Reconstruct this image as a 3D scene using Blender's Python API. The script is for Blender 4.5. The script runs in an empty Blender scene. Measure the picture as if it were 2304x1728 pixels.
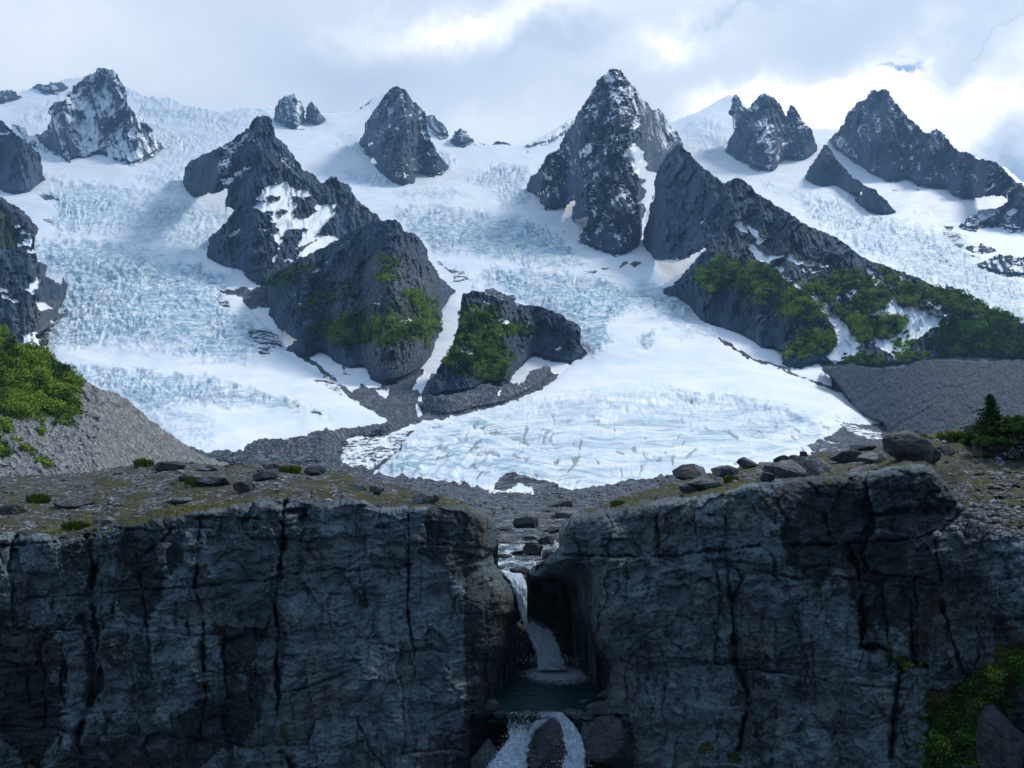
import bpy, bmesh, math, random
import numpy as np
from mathutils import Vector
random.seed(7); RS = np.random.RandomState(11)
# ------------------------------------------------------------------ camera, world, sun, exposure
scene = bpy.context.scene
COL = scene.collection
FPX = 800.0; HOR = 478.0
PITCH = math.atan((HOR - 384) / FPX)
cam_d = bpy.data.cameras.new('camera'); cam = bpy.data.objects.new('camera', cam_d); COL.objects.link(cam)
cam_d.sensor_width = 36; cam_d.lens = 36 * FPX / 1024; cam_d.clip_start = 0.5; cam_d.clip_end = 40000
cam.rotation_euler = (math.pi / 2 + PITCH, 0, 0); scene.camera = cam
scene.render.resolution_x = 1024; scene.render.resolution_y = 768
scene.view_settings.view_transform = 'Standard'; scene.view_settings.look = 'None'
scene.view_settings.exposure = 0.92; scene.view_settings.gamma = 1.0
scene.cycles.use_denoising = True
scene.cycles.volume_bounces = 0; scene.cycles.max_bounces = 6
scene.cycles.diffuse_bounces = 3; scene.cycles.glossy_bounces = 3; scene.cycles.transparent_max_bounces = 16
cP, sP = math.cos(PITCH), math.sin(PITCH)

def ray(px, py):
    """direction through a picture point, scaled so that its forward part is 1"""
    xc = (np.asarray(px, float) - 512) / FPX; yc = -(np.asarray(py, float) - 384) / FPX
    dy = cP - yc * sP; dz = sP + yc * cP
    return xc / dy, dz / dy
def at(px, py, Y):
    tx, tz = ray(px, py); return tx * Y, np.asarray(Y, float) + 0 * tx, tz * Y
def azel(px, py):
    tx, tz = ray(px, py)
    n = math.sqrt(tx * tx + 1 + tz * tz)
    return math.atan2(float(tx), 1.0), math.asin(float(tz) / n)

SUN_AZ, SUN_EL = math.radians(55), math.radians(52)
SDIR = Vector((math.sin(SUN_AZ) * math.cos(SUN_EL), math.cos(SUN_AZ) * math.cos(SUN_EL), math.sin(SUN_EL)))
sl = bpy.data.lights.new('sun', 'SUN'); sl.energy = 1.75; sl.angle = math.radians(11); sl.color = (1.0, 0.95, 0.875)
so = bpy.data.objects.new('sun', sl); COL.objects.link(so)
so.rotation_euler = (-SDIR).to_track_quat('-Z', 'Y').to_euler()

# ------------------------------------------------------------------ node helper
class NT:
    def __init__(s, tree): s.t = tree; s.n = tree.nodes; s.l = tree.links
    def new(s, typ, **kw):
        n = s.n.new(typ)
        for k, v in kw.items(): setattr(n, k, v)
        return n
    def put(s, sock, v):
        if hasattr(v, 'links'): s.l.new(v, sock)
        elif v is not None:
            if isinstance(v, (tuple, list)) and sock.type == 'RGBA' and len(v) == 3: v = (*v, 1)
            sock.default_value = v
    def m(s, op, a, b=None, c=None, clamp=False):
        n = s.new('ShaderNodeMath', operation=op); n.use_clamp = clamp
        s.put(n.inputs[0], a)
        if b is not None: s.put(n.inputs[1], b)
        if c is not None: s.put(n.inputs[2], c)
        return n.outputs[0]
    def vm(s, op, a, b=None, sc=None):
        n = s.new('ShaderNodeVectorMath', operation=op); s.put(n.inputs[0], a)
        if b is not None: s.put(n.inputs[1], b)
        if sc is not None: s.put(n.inputs['Scale'], sc)
        return n.outputs['Value'] if op in ('LENGTH', 'DISTANCE', 'DOT_PRODUCT') else n.outputs[0]
    def noise(s, vec, scale, detail=4, rough=0.55, dist=0.0, ntype=None, color=False):
        n = s.new('ShaderNodeTexNoise'); s.put(n.inputs['Vector'], vec)
        if ntype: n.noise_type = ntype
        n.inputs['Scale'].default_value = scale; n.inputs['Detail'].default_value = detail
        n.inputs['Roughness'].default_value = rough; n.inputs['Distortion'].default_value = dist
        return n.outputs['Color' if color else 0]
    def voro(s, vec, scale, feature='F1', out='Distance', rand=1.0):
        n = s.new('ShaderNodeTexVoronoi', feature=feature); s.put(n.inputs['Vector'], vec)
        n.inputs['Scale'].default_value = scale; n.inputs['Randomness'].default_value = rand
        return n.outputs[out]
    def mix(s, f, a, b, mode='MIX'):
        n = s.new('ShaderNodeMix', data_type='RGBA', blend_type=mode); s.put(n.inputs[0], f)
        s.put(n.inputs[6], a); s.put(n.inputs[7], b); return n.outputs[2]
    def ss(s, v, lo, hi, a=0.0, b=1.0, interp='SMOOTHSTEP'):
        n = s.new('ShaderNodeMapRange', interpolation_type=interp); s.put(n.inputs[0], v)
        for i, x in enumerate((lo, hi, a, b)): s.put(n.inputs[i + 1], x)
        return n.outputs[0]
    def ramp(s, f, stops):
        n = s.new('ShaderNodeValToRGB'); s.put(n.inputs[0], f); cr = n.color_ramp
        while len(cr.elements) < len(stops): cr.elements.new(0.5)
        for e, (p, c) in zip(cr.elements, stops): e.position = p; e.color = (*c, 1)
        return n.outputs[0]
    def mapv(s, vec, scale=(1, 1, 1), rot=(0, 0, 0)):
        n = s.new('ShaderNodeMapping'); s.put(n.inputs[0], vec)
        n.inputs['Scale'].default_value = scale; n.inputs['Rotation'].default_value = rot; return n.outputs[0]
    def bump(s, h, strength, dist, normal=None):
        n = s.new('ShaderNodeBump'); s.put(n.inputs['Height'], h)
        n.inputs['Strength'].default_value = strength; n.inputs['Distance'].default_value = dist
        if normal is not None: s.put(n.inputs['Normal'], normal)
        return n.outputs[0]

# ------------------------------------------------------------------ sky
w = bpy.data.worlds.new('World'); scene.world = w; w.use_nodes = True
T = NT(w.node_tree); T.n.clear()
out = T.new('ShaderNodeOutputWorld')
tc = T.new('ShaderNodeTexCoord').outputs['Generated']
sx = T.new('ShaderNodeSeparateXYZ'); T.l.new(tc, sx.inputs[0])
az = T.m('ARCTAN2', sx.outputs[0], sx.outputs[1]); el = T.m('ARCSINE', sx.outputs[2])
n_big = T.noise(T.mapv(tc, (1, 1, 1.6)), 2.6, 7, 0.55, 0.3)
n_warp = T.noise(T.mapv(tc, (1, 1, 1.3)), 5.0, 6, 0.6)
n_w2 = T.noise(T.vm('ADD', tc, (3.1, 1.7, 0.4)), 5.0, 6, 0.6)
azw = T.m('ADD', az, T.m('MULTIPLY', T.m('SUBTRACT', n_warp, 0.5), 0.34))
elw = T.m('ADD', el, T.m('MULTIPLY', T.m('SUBTRACT', n_w2, 0.5), 0.26))
def blob(px, py, rx, ry, amp, p=1.0):
    a, e = azel(px, py); a2, e2 = azel(px + rx, py - ry)
    da = T.m('DIVIDE', T.m('SUBTRACT', azw, a), abs(a2 - a)); de = T.m('DIVIDE', T.m('SUBTRACT', elw, e), abs(e2 - e))
    r2 = T.m('ADD', T.m('MULTIPLY', da, da), T.m('MULTIPLY', de, de))
    return T.m('MULTIPLY', T.m('POWER', 2.718, T.m('MULTIPLY', r2, -p)), amp)
acc = T.m('MULTIPLY', T.m('SUBTRACT', n_big, 0.5), 0.40)
for b in ((470, 8, 120, 26, .62), (640, 52, 70, 34, .22), (690, 32, 60, 34, .55), (850, 88, 110, 62, .85), (960, 105, 110, 85, .8),
          (760, 112, 90, 40, .45), (110, 50, 170, 50, .25), (40, 120, 120, 60, .2), (520, 140, 160, 40, .28),
          (345, 60, 130, 50, -.12), (570, 38, 60, 26, -.2), (840, 6, 60, 14, -.7), (742, 14, 40, 14, -.3), (1012, 150, 34, 34, -.5),
          (1010, 20, 60, 14, -.2), (860, -60, 420, 120, .35)):
    acc = T.m('ADD', acc, blob(*b))
cf = T.m('ADD', acc, 0.34, clamp=True)
cloud = T.ramp(cf, [(0.0, (0.22, 0.28, 0.38)), (0.32, (0.40, 0.45, 0.53)), (0.6, (0.51, 0.55, 0.60)), (0.85, (0.66, 0.67, 0.68)), (1.0, (0.80, 0.79, 0.775))])
nish = T.new('ShaderNodeTexSky', sky_type='NISHITA'); nish.sun_disc = False
nish.sun_elevation = SUN_EL; nish.sun_rotation = SUN_AZ; nish.altitude = 1200
nsky = T.mix(1.0, nish.outputs[0], (0.085, 0.085, 0.085), 'MULTIPLY')
gap = T.m('ADD', blob(903, 52, 20, 7, 1.5, 1.0), blob(957, 43, 12, 3, 1.0), clamp=True)
gap = T.m('MULTIPLY', gap, T.ss(T.noise(tc, 26, 4, 0.6), 0.36, 0.6))
gap2 = T.m('MULTIPLY', T.ss(n_big, 0.40, 0.30), T.ss(sx.outputs[1], 0.5, -0.2))
vis = T.mix(T.m('MAXIMUM', gap, gap2), cloud, nsky)
# made-up dimming and blue tint of the unseen rear sky, keeping the cliffs dark
back = T.ss(sx.outputs[1], 0.55, -0.25, 1.0, 0.62)
low = T.ss(sx.outputs[2], -0.02, -0.15, 1.0, 0.10)
vis = T.mix(1.0, vis, T.m('MULTIPLY', back, low), 'MULTIPLY')
vis = T.mix(1.0, vis, T.mix(T.ss(sx.outputs[1], 0.6, 0.1), (1, 1, 1), (0.74, 0.93, 1.15)), 'MULTIPLY')
bgn = T.new('ShaderNodeBackground'); T.l.new(vis, bgn.inputs[0]); bgn.inputs[1].default_value = 1.0
T.l.new(bgn.outputs[0], out.inputs[0])

# ------------------------------------------------------------------ numeric noise
_perm = RS.permutation(256); _perm = np.concatenate([_perm, _perm, _perm])
_gr = RS.normal(size=(256, 3)); _gr /= np.linalg.norm(_gr, axis=1)[:, None]
_gr32 = _gr.astype(np.float32); _perm32 = _perm.astype(np.int32)
def perlin(x, y, z=0.0):
    x = np.asarray(x, np.float32); y = np.asarray(y, np.float32); x, y = np.broadcast_arrays(x, y)
    if np.ndim(z) == 0:      # a slice at constant z needs only one hash level there
        zi = int(math.floor(z)); zf = np.float32(z - zi); zz = (zi,) ; 
    else: return perlin(x, y + 31.7 * np.asarray(z, np.float32), 0.37)
    xi = np.floor(x).astype(np.int32); yi = np.floor(y).astype(np.int32); xf = x - xi; yf = y - yi
    u = xf * xf * xf * (xf * (xf * 6 - 15) + 10); v = yf * yf * yf * (yf * (yf * 6 - 15) + 10)
    xi &= 255; yi &= 255; c = zi & 255
    def g(a, b):
        h = _perm32[_perm32[_perm32[xi + a] + yi + b] + c] & 255
        return _gr32[h, 0] * (xf - a) + _gr32[h, 1] * (yf - b) + _gr32[h, 2] * zf
    g00 = g(0, 0); g01 = g(0, 1); p = g00 + (g(1, 0) - g00) * u; q = g01 + (g(1, 1) - g01) * u
    return (p + (q - p) * v) * np.float32(1.7)
def fbm(x, y, z=0.0, o=5, g=0.5):
    s = 0; a = 1.0; f = 1.0; n = 0
    for i in range(o):
        s = s + a * perlin(np.asarray(x) * f + 17.3 * i, np.asarray(y) * f + 5.1 * i, np.asarray(z) * f + 3.7 * i); n += a; a *= g; f *= 2.03
    return s / n * 1.4
def ridged(x, y, z=0.0, o=5, g=0.5):
    s = 0; a = 1.0; f = 1.0; n = 0
    for i in range(o):
        s = s + a * (1 - 2.2 * np.abs(perlin(np.asarray(x) * f + 7.3 * i, np.asarray(y) * f + 9.1 * i, np.asarray(z) * f))); n += a; a *= g; f *= 2.07
    return s / n
def sstep(v, a, b):
    t = np.clip((v - a) / (b - a), 0, 1); return t * t * (3 - 2 * t)
def smooth1(v, n):
    k = np.hanning(n * 2 + 1); k /= k.sum(); return np.convolve(np.pad(v, n, mode='edge'), k, 'valid')

# ------------------------------------------------------------------ traced outlines: each table names the crop they were read from
FR = {'Z': (0, 0, .46293), 'A': (0, 44.44, .15431), 'B': (341.33, 44.44, .15431), 'C': (682.67, 44.44, .15431),
      'D': (0, 266.67, .15431), 'E': (341.33, 266.67, .15431), 'F': (682.67, 266.67, .15431),
      'G': (0, 444.44, .19505), 'H': (341.33, 444.44, .19505), 'I': (682.67, 444.44, .19505), 'J': (444.44, 511.11, .15480),
      'K': (640, 213.33, .092425), 'L': (844.44, 391.11, .081173), 'M': (0, 320, .096479), 'N': (177.78, 155.56, .14733), 'P': (0, 0, 1)}
def tr(text):
    """'A 1,2 3,4 B 5,6' -> picture points"""
    f = FR['P']; o = []
    for t in text.split():
        if t in FR: f = FR[t]; continue
        a, b = t.split(','); o.append((f[0] + float(a) * f[2], f[1] + float(b) * f[2]))
    return np.array(o)
def segdist(px, py, pts, closed=False):
    d = np.full(px.shape, 1e9)
    n = len(pts)
    for i in range(n if closed else n - 1):
        a = pts[i]; b = pts[(i + 1) % n]; ab = b - a; L = ab @ ab + 1e-9
        t = np.clip(((px - a[0]) * ab[0] + (py - a[1]) * ab[1]) / L, 0, 1)
        d = np.minimum(d, (px - a[0] - t * ab[0]) ** 2 + (py - a[1] - t * ab[1]) ** 2)
    return np.sqrt(d)
def sdf(px, py, poly):
    """signed distance in picture points, positive inside"""
    ins = np.zeros(px.shape, bool); n = len(poly)
    for i in range(n):
        x1, y1 = poly[i]; x2, y2 = poly[(i + 1) % n]
        if y1 == y2: continue
        c = ((y1 > py) != (y2 > py)); ins ^= c & (px < (x2 - x1) * (py - y1) / (y2 - y1) + x1)
    return np.where(ins, 1, -1) * segdist(px, py, poly, True)
def psd(PX, PY, poly, m=30):
    r = np.full(PX.shape, -99.0); x0, y0 = poly.min(0) - m; x1, y1 = poly.max(0) + m
    k = (PX >= x0) & (PX <= x1) & (PY >= y0) & (PY <= y1)
    if k.any(): r[k] = sdf(PX[k], PY[k], poly)
    return r
def paint(arr, PX, PY, poly, val, soft=1.5, jag=1.5, seed=0.0):
    if isinstance(poly, str): poly = tr(poly)
    j = jag * fbm(PX / 9 + seed, PY / 6, seed + .5, 4)
    f = sstep(psd(PX, PY, poly) + j, -soft, soft)
    arr += (val - arr) * f; return f

# ------------------------------------------------------------------ object helpers
def tag(o, label=None, cat=None, group=None, kind=None):
    if label: o['label'] = label
    if cat: o['category'] = cat
    if group: o['group'] = group
    if kind: o['kind'] = kind
    return o
def mesh_np(name, V, F, mat, parent=None, attrs=None, smooth=True):
    """F: (n,3) or (n,4) array"""
    V = np.asarray(V, np.float32); F = np.asarray(F, np.int32)
    me = bpy.data.meshes.new(name); k = F.shape[1]
    me.vertices.add(len(V)); me.vertices.foreach_set('co', V.ravel())
    me.loops.add(F.size); me.loops.foreach_set('vertex_index', F.ravel())
    me.polygons.add(len(F)); me.polygons.foreach_set('loop_start', np.arange(0, F.size, k, dtype=np.int32))
    me.polygons.foreach_set('use_smooth', np.full(len(F), smooth))
    me.update(calc_edges=True); me.validate()
    for an, c in (attrs or {}).items():
        a = me.attributes.new(an, 'FLOAT_COLOR', 'POINT'); cc = np.ones((len(V), 4), np.float32); cc[:, :3] = c
        a.data.foreach_set('color', cc.ravel())
    if mat: me.materials.append(mat)
    o = bpy.data.objects.new(name, me); COL.objects.link(o)
    if parent: o.parent = parent
    return o
def grid(x0, x1, y0, y1, step):
    xs = np.arange(x0, x1 + step * .5, step); ys = np.arange(y0, y1 + step * .5, step)
    return np.meshgrid(xs, ys)
def grid_faces(ny, nx, keep):
    idx = np.arange(ny * nx).reshape(ny, nx)
    f = np.stack([idx[:-1, :-1], idx[1:, :-1], idx[1:, 1:], idx[:-1, 1:]], -1)
    return f[keep]
def sheet_obj(name, X, Y, Z, keep, mat, attrs, parent=None, skirt=None, smooth=True):
    """grid of points -> mesh of the kept faces; skirt = depth of the solid rock behind its rim"""
    ny, nx = X.shape; F = grid_faces(ny, nx, keep)
    used = np.unique(F); mp = np.full(ny * nx, -1); mp[used] = np.arange(len(used)); F = mp[F]
    V = np.stack([X.ravel(), Y.ravel(), Z.ravel()], 1)[used]
    at_ = {k: np.stack([c.ravel() for c in v], 1)[used] for k, v in attrs.items()}
    if skirt is not None:
        um = np.zeros(ny * nx, bool); um[used] = True; um = um.reshape(ny, nx); ab = np.zeros_like(um); ab[2:] = um[:-2]; bl_ = np.zeros_like(um); bl_[:-14] = um[14:]; topb = (~ab & bl_).ravel()[used].astype(float)
        E = np.concatenate([F[:, [0, 1]], F[:, [1, 2]], F[:, [2, 3]], F[:, [3, 0]]])
        key = np.sort(E, 1); key = key[:, 0].astype(np.int64) * len(V) + key[:, 1]
        u, inv, cnt = np.unique(key, return_inverse=True, return_counts=True)
        B = E[cnt[inv] == 1]; bv = np.unique(B); m2 = np.full(len(V), -1); m2[bv] = len(V) + np.arange(len(bv))
        w_ = skirt * V[bv, 1] / FPX
        nv = V[bv].copy(); nv[:, 1] += w_; rt = nv[:, 1] / V[bv, 1]; nv[:, 0] *= rt; tb = topb[bv] if skirt < 80 else 1.0; nv[:, 2] = nv[:, 2] * (rt * (1 - tb) + tb) - w_ * .9 * tb
        V = np.concatenate([V, nv]); F = np.concatenate([F, np.stack([B[:, 1], B[:, 0], m2[B[:, 0]], m2[B[:, 1]]], 1)])
        at_ = {k: np.concatenate([c, c[bv]]) for k, c in at_.items()}
    return mesh_np(name, V, F, mat, parent, at_, smooth)

# ------------------------------------------------------------------ the alpine surface: rock, scree, snow, ice and turf by what lies where
def terrain_mat(name, s, rock_dark=(0.011, 0.020, 0.036), rock_light=(0.112, 0.172, 0.255), bump=1.0, streak=True, scr=((0.017, 0.023, 0.031), (0.068, 0.085, 0.104), (0.22, 0.25, 0.28)), icecol=(0.20, 0.375, 0.475), contrast=1.0):
    """s: size in metres of the largest rock feature"""
    m = bpy.data.materials.new(name); m.use_nodes = True; T = NT(m.node_tree); T.n.clear()
    o = T.new('ShaderNodeOutputMaterial'); b = T.new('ShaderNodeBsdfPrincipled'); T.l.new(b.outputs[0], o.inputs[0])
    geo = T.new('ShaderNodeNewGeometry'); P = T.vm('SCALE', geo.outputs['Position'], sc=1.0 / s)
    a1 = T.new('ShaderNodeVertexColor', layer_name='mA'); a2 = T.new('ShaderNodeVertexColor', layer_name='mB')
    A = T.new('ShaderNodeSeparateColor'); T.l.new(a1.outputs[0], A.inputs[0]); B = T.new('ShaderNodeSeparateColor'); T.l.new(a2.outputs[0], B.inputs[0])
    snow, ice, green = A.outputs[0], A.outputs[1], A.outputs[2]; scree, dirt_shade, tan = B.outputs[0], B.outputs[1], B.outputs[2]
    nz = T.new('ShaderNodeSeparateXYZ'); T.l.new(geo.outputs['Normal'], nz.inputs[0])
    big = T.noise(P, 1.0, 8, 0.62); fine = T.noise(P, 5.0, 6, 0.65)
    Pst = T.mapv(P, (1.15, 1.15, 0.2)); st = T.noise(Pst, 3.2, 7, 0.68, 0.4)
    cr = T.voro(T.vm('ADD', Pst, T.vm('SCALE', T.noise(P, 2.0, 4, 0.6, color=True), sc=0.5)), 2.3, 'DISTANCE_TO_EDGE')
    val = T.m('ADD', T.m('MULTIPLY', big, 0.45), T.m('ADD', T.m('MULTIPLY', st, 0.38), T.m('MULTIPLY', fine, 0.17)))
    val = T.ss(val, 0.5 - 0.16 / contrast, 0.5 + 0.17 / contrast, interp='LINEAR')
    val = T.m('MULTIPLY', val, T.ss(T.noise(P, 0.35, 3, 0.5), 0.35, 0.62, 0.55, 1.15))
    rock = T.mix(val, rock_dark, rock_light)
    rock = T.mix(T.m('MULTIPLY', T.ss(cr, 0.045, 0.0), 0.55), rock, tuple(c * 0.35 for c in rock_dark))
    rock = T.mix(T.m('MULTIPLY', tan, T.ss(big, 0.40, 0.60)), rock, (0.20, 0.165, 0.12))
    # scree: many small stones
    sv = T.voro(P, 9.0, 'F1', 'Color'); svs = T.new('ShaderNodeSeparateColor'); T.l.new(sv, svs.inputs[0])
    sv2 = T.voro(P, 3.1, 'F1', 'Color'); svs2 = T.new('ShaderNodeSeparateColor'); T.l.new(sv2, svs2.inputs[0])
    sval = T.m('ADD', T.m('MULTIPLY', svs.outputs[0], 0.45), T.m('ADD', T.m('MULTIPLY', T.m('POWER', svs2.outputs[0], 3.0), 0.25), T.m('MULTIPLY', fine, 0.5)))
    scol = T.ramp(sval, [(0.15, scr[0]), (0.5, scr[1]), (0.85, scr[2])])
    screeM = T.ss(T.m('ADD', scree, T.m('MULTIPLY', T.m('SUBTRACT', fine, 0.5), 0.9)), 0.42, 0.58)
    base = T.mix(screeM, rock, scol)
    gn = T.m('ADD', T.m('MULTIPLY', fine, 0.6), T.m('MULTIPLY', big, 0.4))
    gm = T.ss(T.m('ADD', green, T.m('MULTIPLY', T.m('SUBTRACT', gn, 0.5), 1.9)), 0.45, 0.62)
    gcol = T.ramp(fine, [(0.35, (0.012, 0.026, 0.008)), (0.55, (0.04, 0.075, 0.012)), (0.7, (0.12, 0.15, 0.025))])
    base = T.mix(gm, base, gcol)
    # snow lies where the mask says, on the flatter steps first
    mid = T.m('MULTIPLY', T.m('MULTIPLY', snow, T.m('SUBTRACT', 1.0, snow)), 4.0)
    sn = T.m('ADD', T.m('MULTIPLY', T.noise(T.mapv(P, (0.7, 0.7, 2.6)), 3.0, 7, 0.7, 0.5), 0.55), T.m('ADD', T.m('MULTIPLY', fine, 0.25), T.m('MULTIPLY', big, 0.2)))
    sadd = T.m('ADD', T.m('MULTIPLY', T.m('SUBTRACT', sn, 0.5), 6.5), T.m('MULTIPLY', mid, T.m('MULTIPLY', T.m('SUBTRACT', nz.outputs[2], 0.45), 0.9)))
    sm = T.ss(T.m('ADD', T.m('MULTIPLY', snow, 1.0), T.m('MULTIPLY', sadd, T.m('MULTIPLY', T.m('MULTIPLY', T.m('ADD', snow, 0.04), T.m('SUBTRACT', 1.06, snow)), 3.6, clamp=True))), 0.44, 0.56)
    # glacier ice: blue where bare and broken, and where the tongue's shade is painted in
    Pi = T.mapv(P, (1.0, 2.2, 1.6)); icn = T.noise(Pi, 1.6, 7, 0.66, 0.9)
    icr = T.voro(T.vm('ADD', Pi, T.vm('SCALE', T.noise(P, 1.2, 5, 0.6, color=True), sc=1.2)), 2.2, 'DISTANCE_TO_EDGE')
    icm = T.m('MULTIPLY', T.m('MULTIPLY', ice, 1.0), T.ss(T.m('SUBTRACT', icn, T.m('MULTIPLY', icr, 0.25)), 0.33, 0.59, 0.10, 1.0))
    scol2 = T.mix(T.ss(big, 0.42, 0.62), (0.78, 0.84, 0.895), (0.90, 0.905, 0.90))
    scol2 = T.mix(T.m('MULTIPLY', icm, 1.0, clamp=True), scol2, icecol)
    dn = T.ss(T.m('ADD', dirt_shade, T.m('MULTIPLY', T.m('SUBTRACT', T.noise(T.mapv(P, (1, .6, 1)), 4.0, 7, 0.7), 0.5), 2.6)), 0.78, 1.06)
    scol2 = T.mix(T.m('MULTIPLY', dn, 0.72), scol2, (0.20, 0.205, 0.20))
    colr = T.mix(sm, base, scol2)
    T.l.new(colr, b.inputs['Base Color'])
    T.put(b.inputs['Roughness'], T.ss(sm, 0, 1, 0.9, 0.62)); b.inputs['Specular IOR Level'].default_value = 0.25
    h = T.m('ADD', T.m('MULTIPLY', st, 0.6), T.m('ADD', T.m('MULTIPLY', fine, 0.3), T.m('MULTIPLY', T.ss(cr, 0.0, 0.12), 0.16)))
    h = T.m('ADD', T.m('MULTIPLY', h, T.m('SUBTRACT', 1.0, T.m('MULTIPLY', sm, 0.985))), T.m('MULTIPLY', T.m('MULTIPLY', icn, ice), 0.16))
    h = T.m('ADD', h, T.m('MULTIPLY', T.m('MULTIPLY', screeM, T.m('SUBTRACT', 1.0, sm)), T.m('MULTIPLY', T.voro(P, 9.0), 0.28)))
    T.l.new(T.bump(h, 0.85 * bump, s * 0.32), b.inputs['Normal'])
    return m
M_far = terrain_mat('rock_and_snow_far', 42.0)
M_mid = terrain_mat('rock_and_snow_near', 12.0)
M_shade_grav = terrain_mat('shaded_gravel', 6.0, scr=((0.022, 0.030, 0.040), (0.050, 0.066, 0.084), (0.12, 0.145, 0.17)), bump=.7)  # scree copy darkened: shade on the right moraine put into its colour
# ------------------------------------------------------------------ valley floor, glaciers and snowfields: one continuous sheet of ground
_rows = np.array([40, 60, 85, 110, 140, 165, 190, 215, 240, 270, 300, 335, 370, 400, 440, 487, 500, 520, 540, 560, 580, 600, 625.])
_cols = np.array([-160, 60, 250, 450, 600, 760, 900, 1024, 1190.])
_tab = np.array([
 #  40    60    85   110   140   165   190   215   240   270   300   335   370   400  440  487  500  520  540 560 580 600 625
 [5200, 4700, 4200, 3700, 3000, 2600, 2200, 1900, 1650, 1400, 1200, 1000, 850, 700, 520, 380, 230, 135, 95, 74, 60, 50, 42],
 [5200, 4700, 4200, 3700, 3000, 2550, 2150, 1850, 1560, 1330, 1150, 980, 830, 690, 520, 380, 230, 135, 95, 74, 60, 50, 42],
 [5200, 4700, 4300, 3800, 3000, 2450, 2100, 1800, 1520, 1280, 1100, 930, 790, 640, 500, 370, 220, 130, 92, 72, 60, 50, 42],
 [5200, 4700, 4300, 3950, 3350, 2700, 2250, 1850, 1560, 1330, 1120, 950, 800, 620, 470, 350, 215, 128, 90, 70, 59, 50, 42],
 [5200, 4700, 4400, 4000, 3450, 2950, 2450, 1950, 1620, 1330, 1130, 880, 740, 560, 420, 310, 205, 124, 88, 69, 58.5, 50, 42],
 [5200, 4700, 4300, 3800, 3200, 2750, 2300, 1850, 1500, 1230, 1050, 880, 740, 590, 430, 315, 205, 124, 88, 69, 58.5, 50, 42],
 [5600, 5000, 4400, 3800, 3200, 2700, 2250, 1900, 1650, 1400, 1150, 930, 780, 620, 450, 320, 208, 126, 89, 70, 59, 50, 42],
 [5600, 5000, 4400, 3800, 3200, 2700, 2250, 1900, 1650, 1400, 1150, 950, 790, 630, 460, 330, 210, 128, 90, 71, 59, 50, 42],
 [5600, 5000, 4400, 3800, 3200, 2700, 2250, 1900, 1650, 1400, 1150, 950, 790, 630, 460, 330, 210, 128, 90, 71, 59, 50, 42]], float)
_fy = np.arange(30, 640.); _fx = np.arange(-170, 1200.)
_a = np.array([smooth1(np.interp(_fy, _rows, np.log(r)), 14 if True else 0) for r in _tab])
for i, r in enumerate(_tab):   # keep the near part exact
    ex = np.interp(_fy, _rows, np.log(r)); k = sstep(_fy, 470, 500); _a[i] = _a[i] * (1 - k) + ex * k
_b = np.array([smooth1(np.interp(_fx, _cols, _a[:, j]), 60) for j in range(len(_fy))])     # fy, fx
_BUMPS = []  # (px, py, rx, ry, rel): swell (+) or hollow (-) as share of the distance
for q in ((110, 262, 95, 22, .035), (330, 345, 90, 28, -.02), (175, 322, 70, 18, .02), (150, 385, 140, 14, .05), (60, 200, 80, 20, .02),
          (475, 215, 90, 14, .04), (560, 262, 80, 26, .02), (570, 300, 80, 34, .045), (640, 345, 60, 20, .03), (700, 400, 170, 16, .05),
          (520, 450, 120, 24, .05), (690, 455, 110, 22, .05), (420, 470, 60, 16, .03), (930, 250, 110, 30, .03), (480, 400, 60, 16, -.02)):
    _BUMPS.append(q)
_bx, _by = np.meshgrid(_fx, _fy)
for (x, y, rx, ry, r) in _BUMPS: _b = _b - r * np.exp(-(((_bx - x) / rx) ** 2 + ((_by - y) / ry) ** 2))
def baseY(px, py):
    x = np.clip(np.asarray(px, float) - _fx[0], 0, len(_fx) - 1.01); y = np.clip(np.asarray(py, float) - _fy[0], 0, len(_fy) - 1.01)
    i = x.astype(int); j = y.astype(int); fx = x - i; fy = y - j
    return np.exp((_b[j, i] * (1 - fx) + _b[j, i + 1] * fx) * (1 - fy) + (_b[j + 1, i] * (1 - fx) + _b[j + 1, i + 1] * fx) * fy)

PX, PY = grid(-90, 1114, 46, 625, 1.0)
BY = baseY(PX, PY)
# skyline of the snow: everything above it is sky
SKY = tr('P -120,104 -20,104 A 0,385 140,300 300,270 430,230 530,215 700,200 800,255 900,310 980,340 1100,350 1200,385 1330,415 1450,430 1550,415 1640,405 1780,400 1850,440 B 0,435 60,432 120,410 200,350 300,300 380,300 450,400 560,480 700,600 860,640 980,652 1100,656 1190,655 1300,600 1400,540 1490,478 1700,520 2100,520 C 0,478 100,445 200,380 300,330 350,330 420,420 560,480 700,500 830,545 1000,555 1200,500 1600,560 1800,700 2100,800 2212,900 P 1130,200')
skyline = np.interp(PX[0], SKY[:, 0], SKY[:, 1])
skyline = skyline + 0.35 * fbm(PX[0] / 7, 0.3, 2.2, 4)
above = PY < skyline[None, :]
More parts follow.
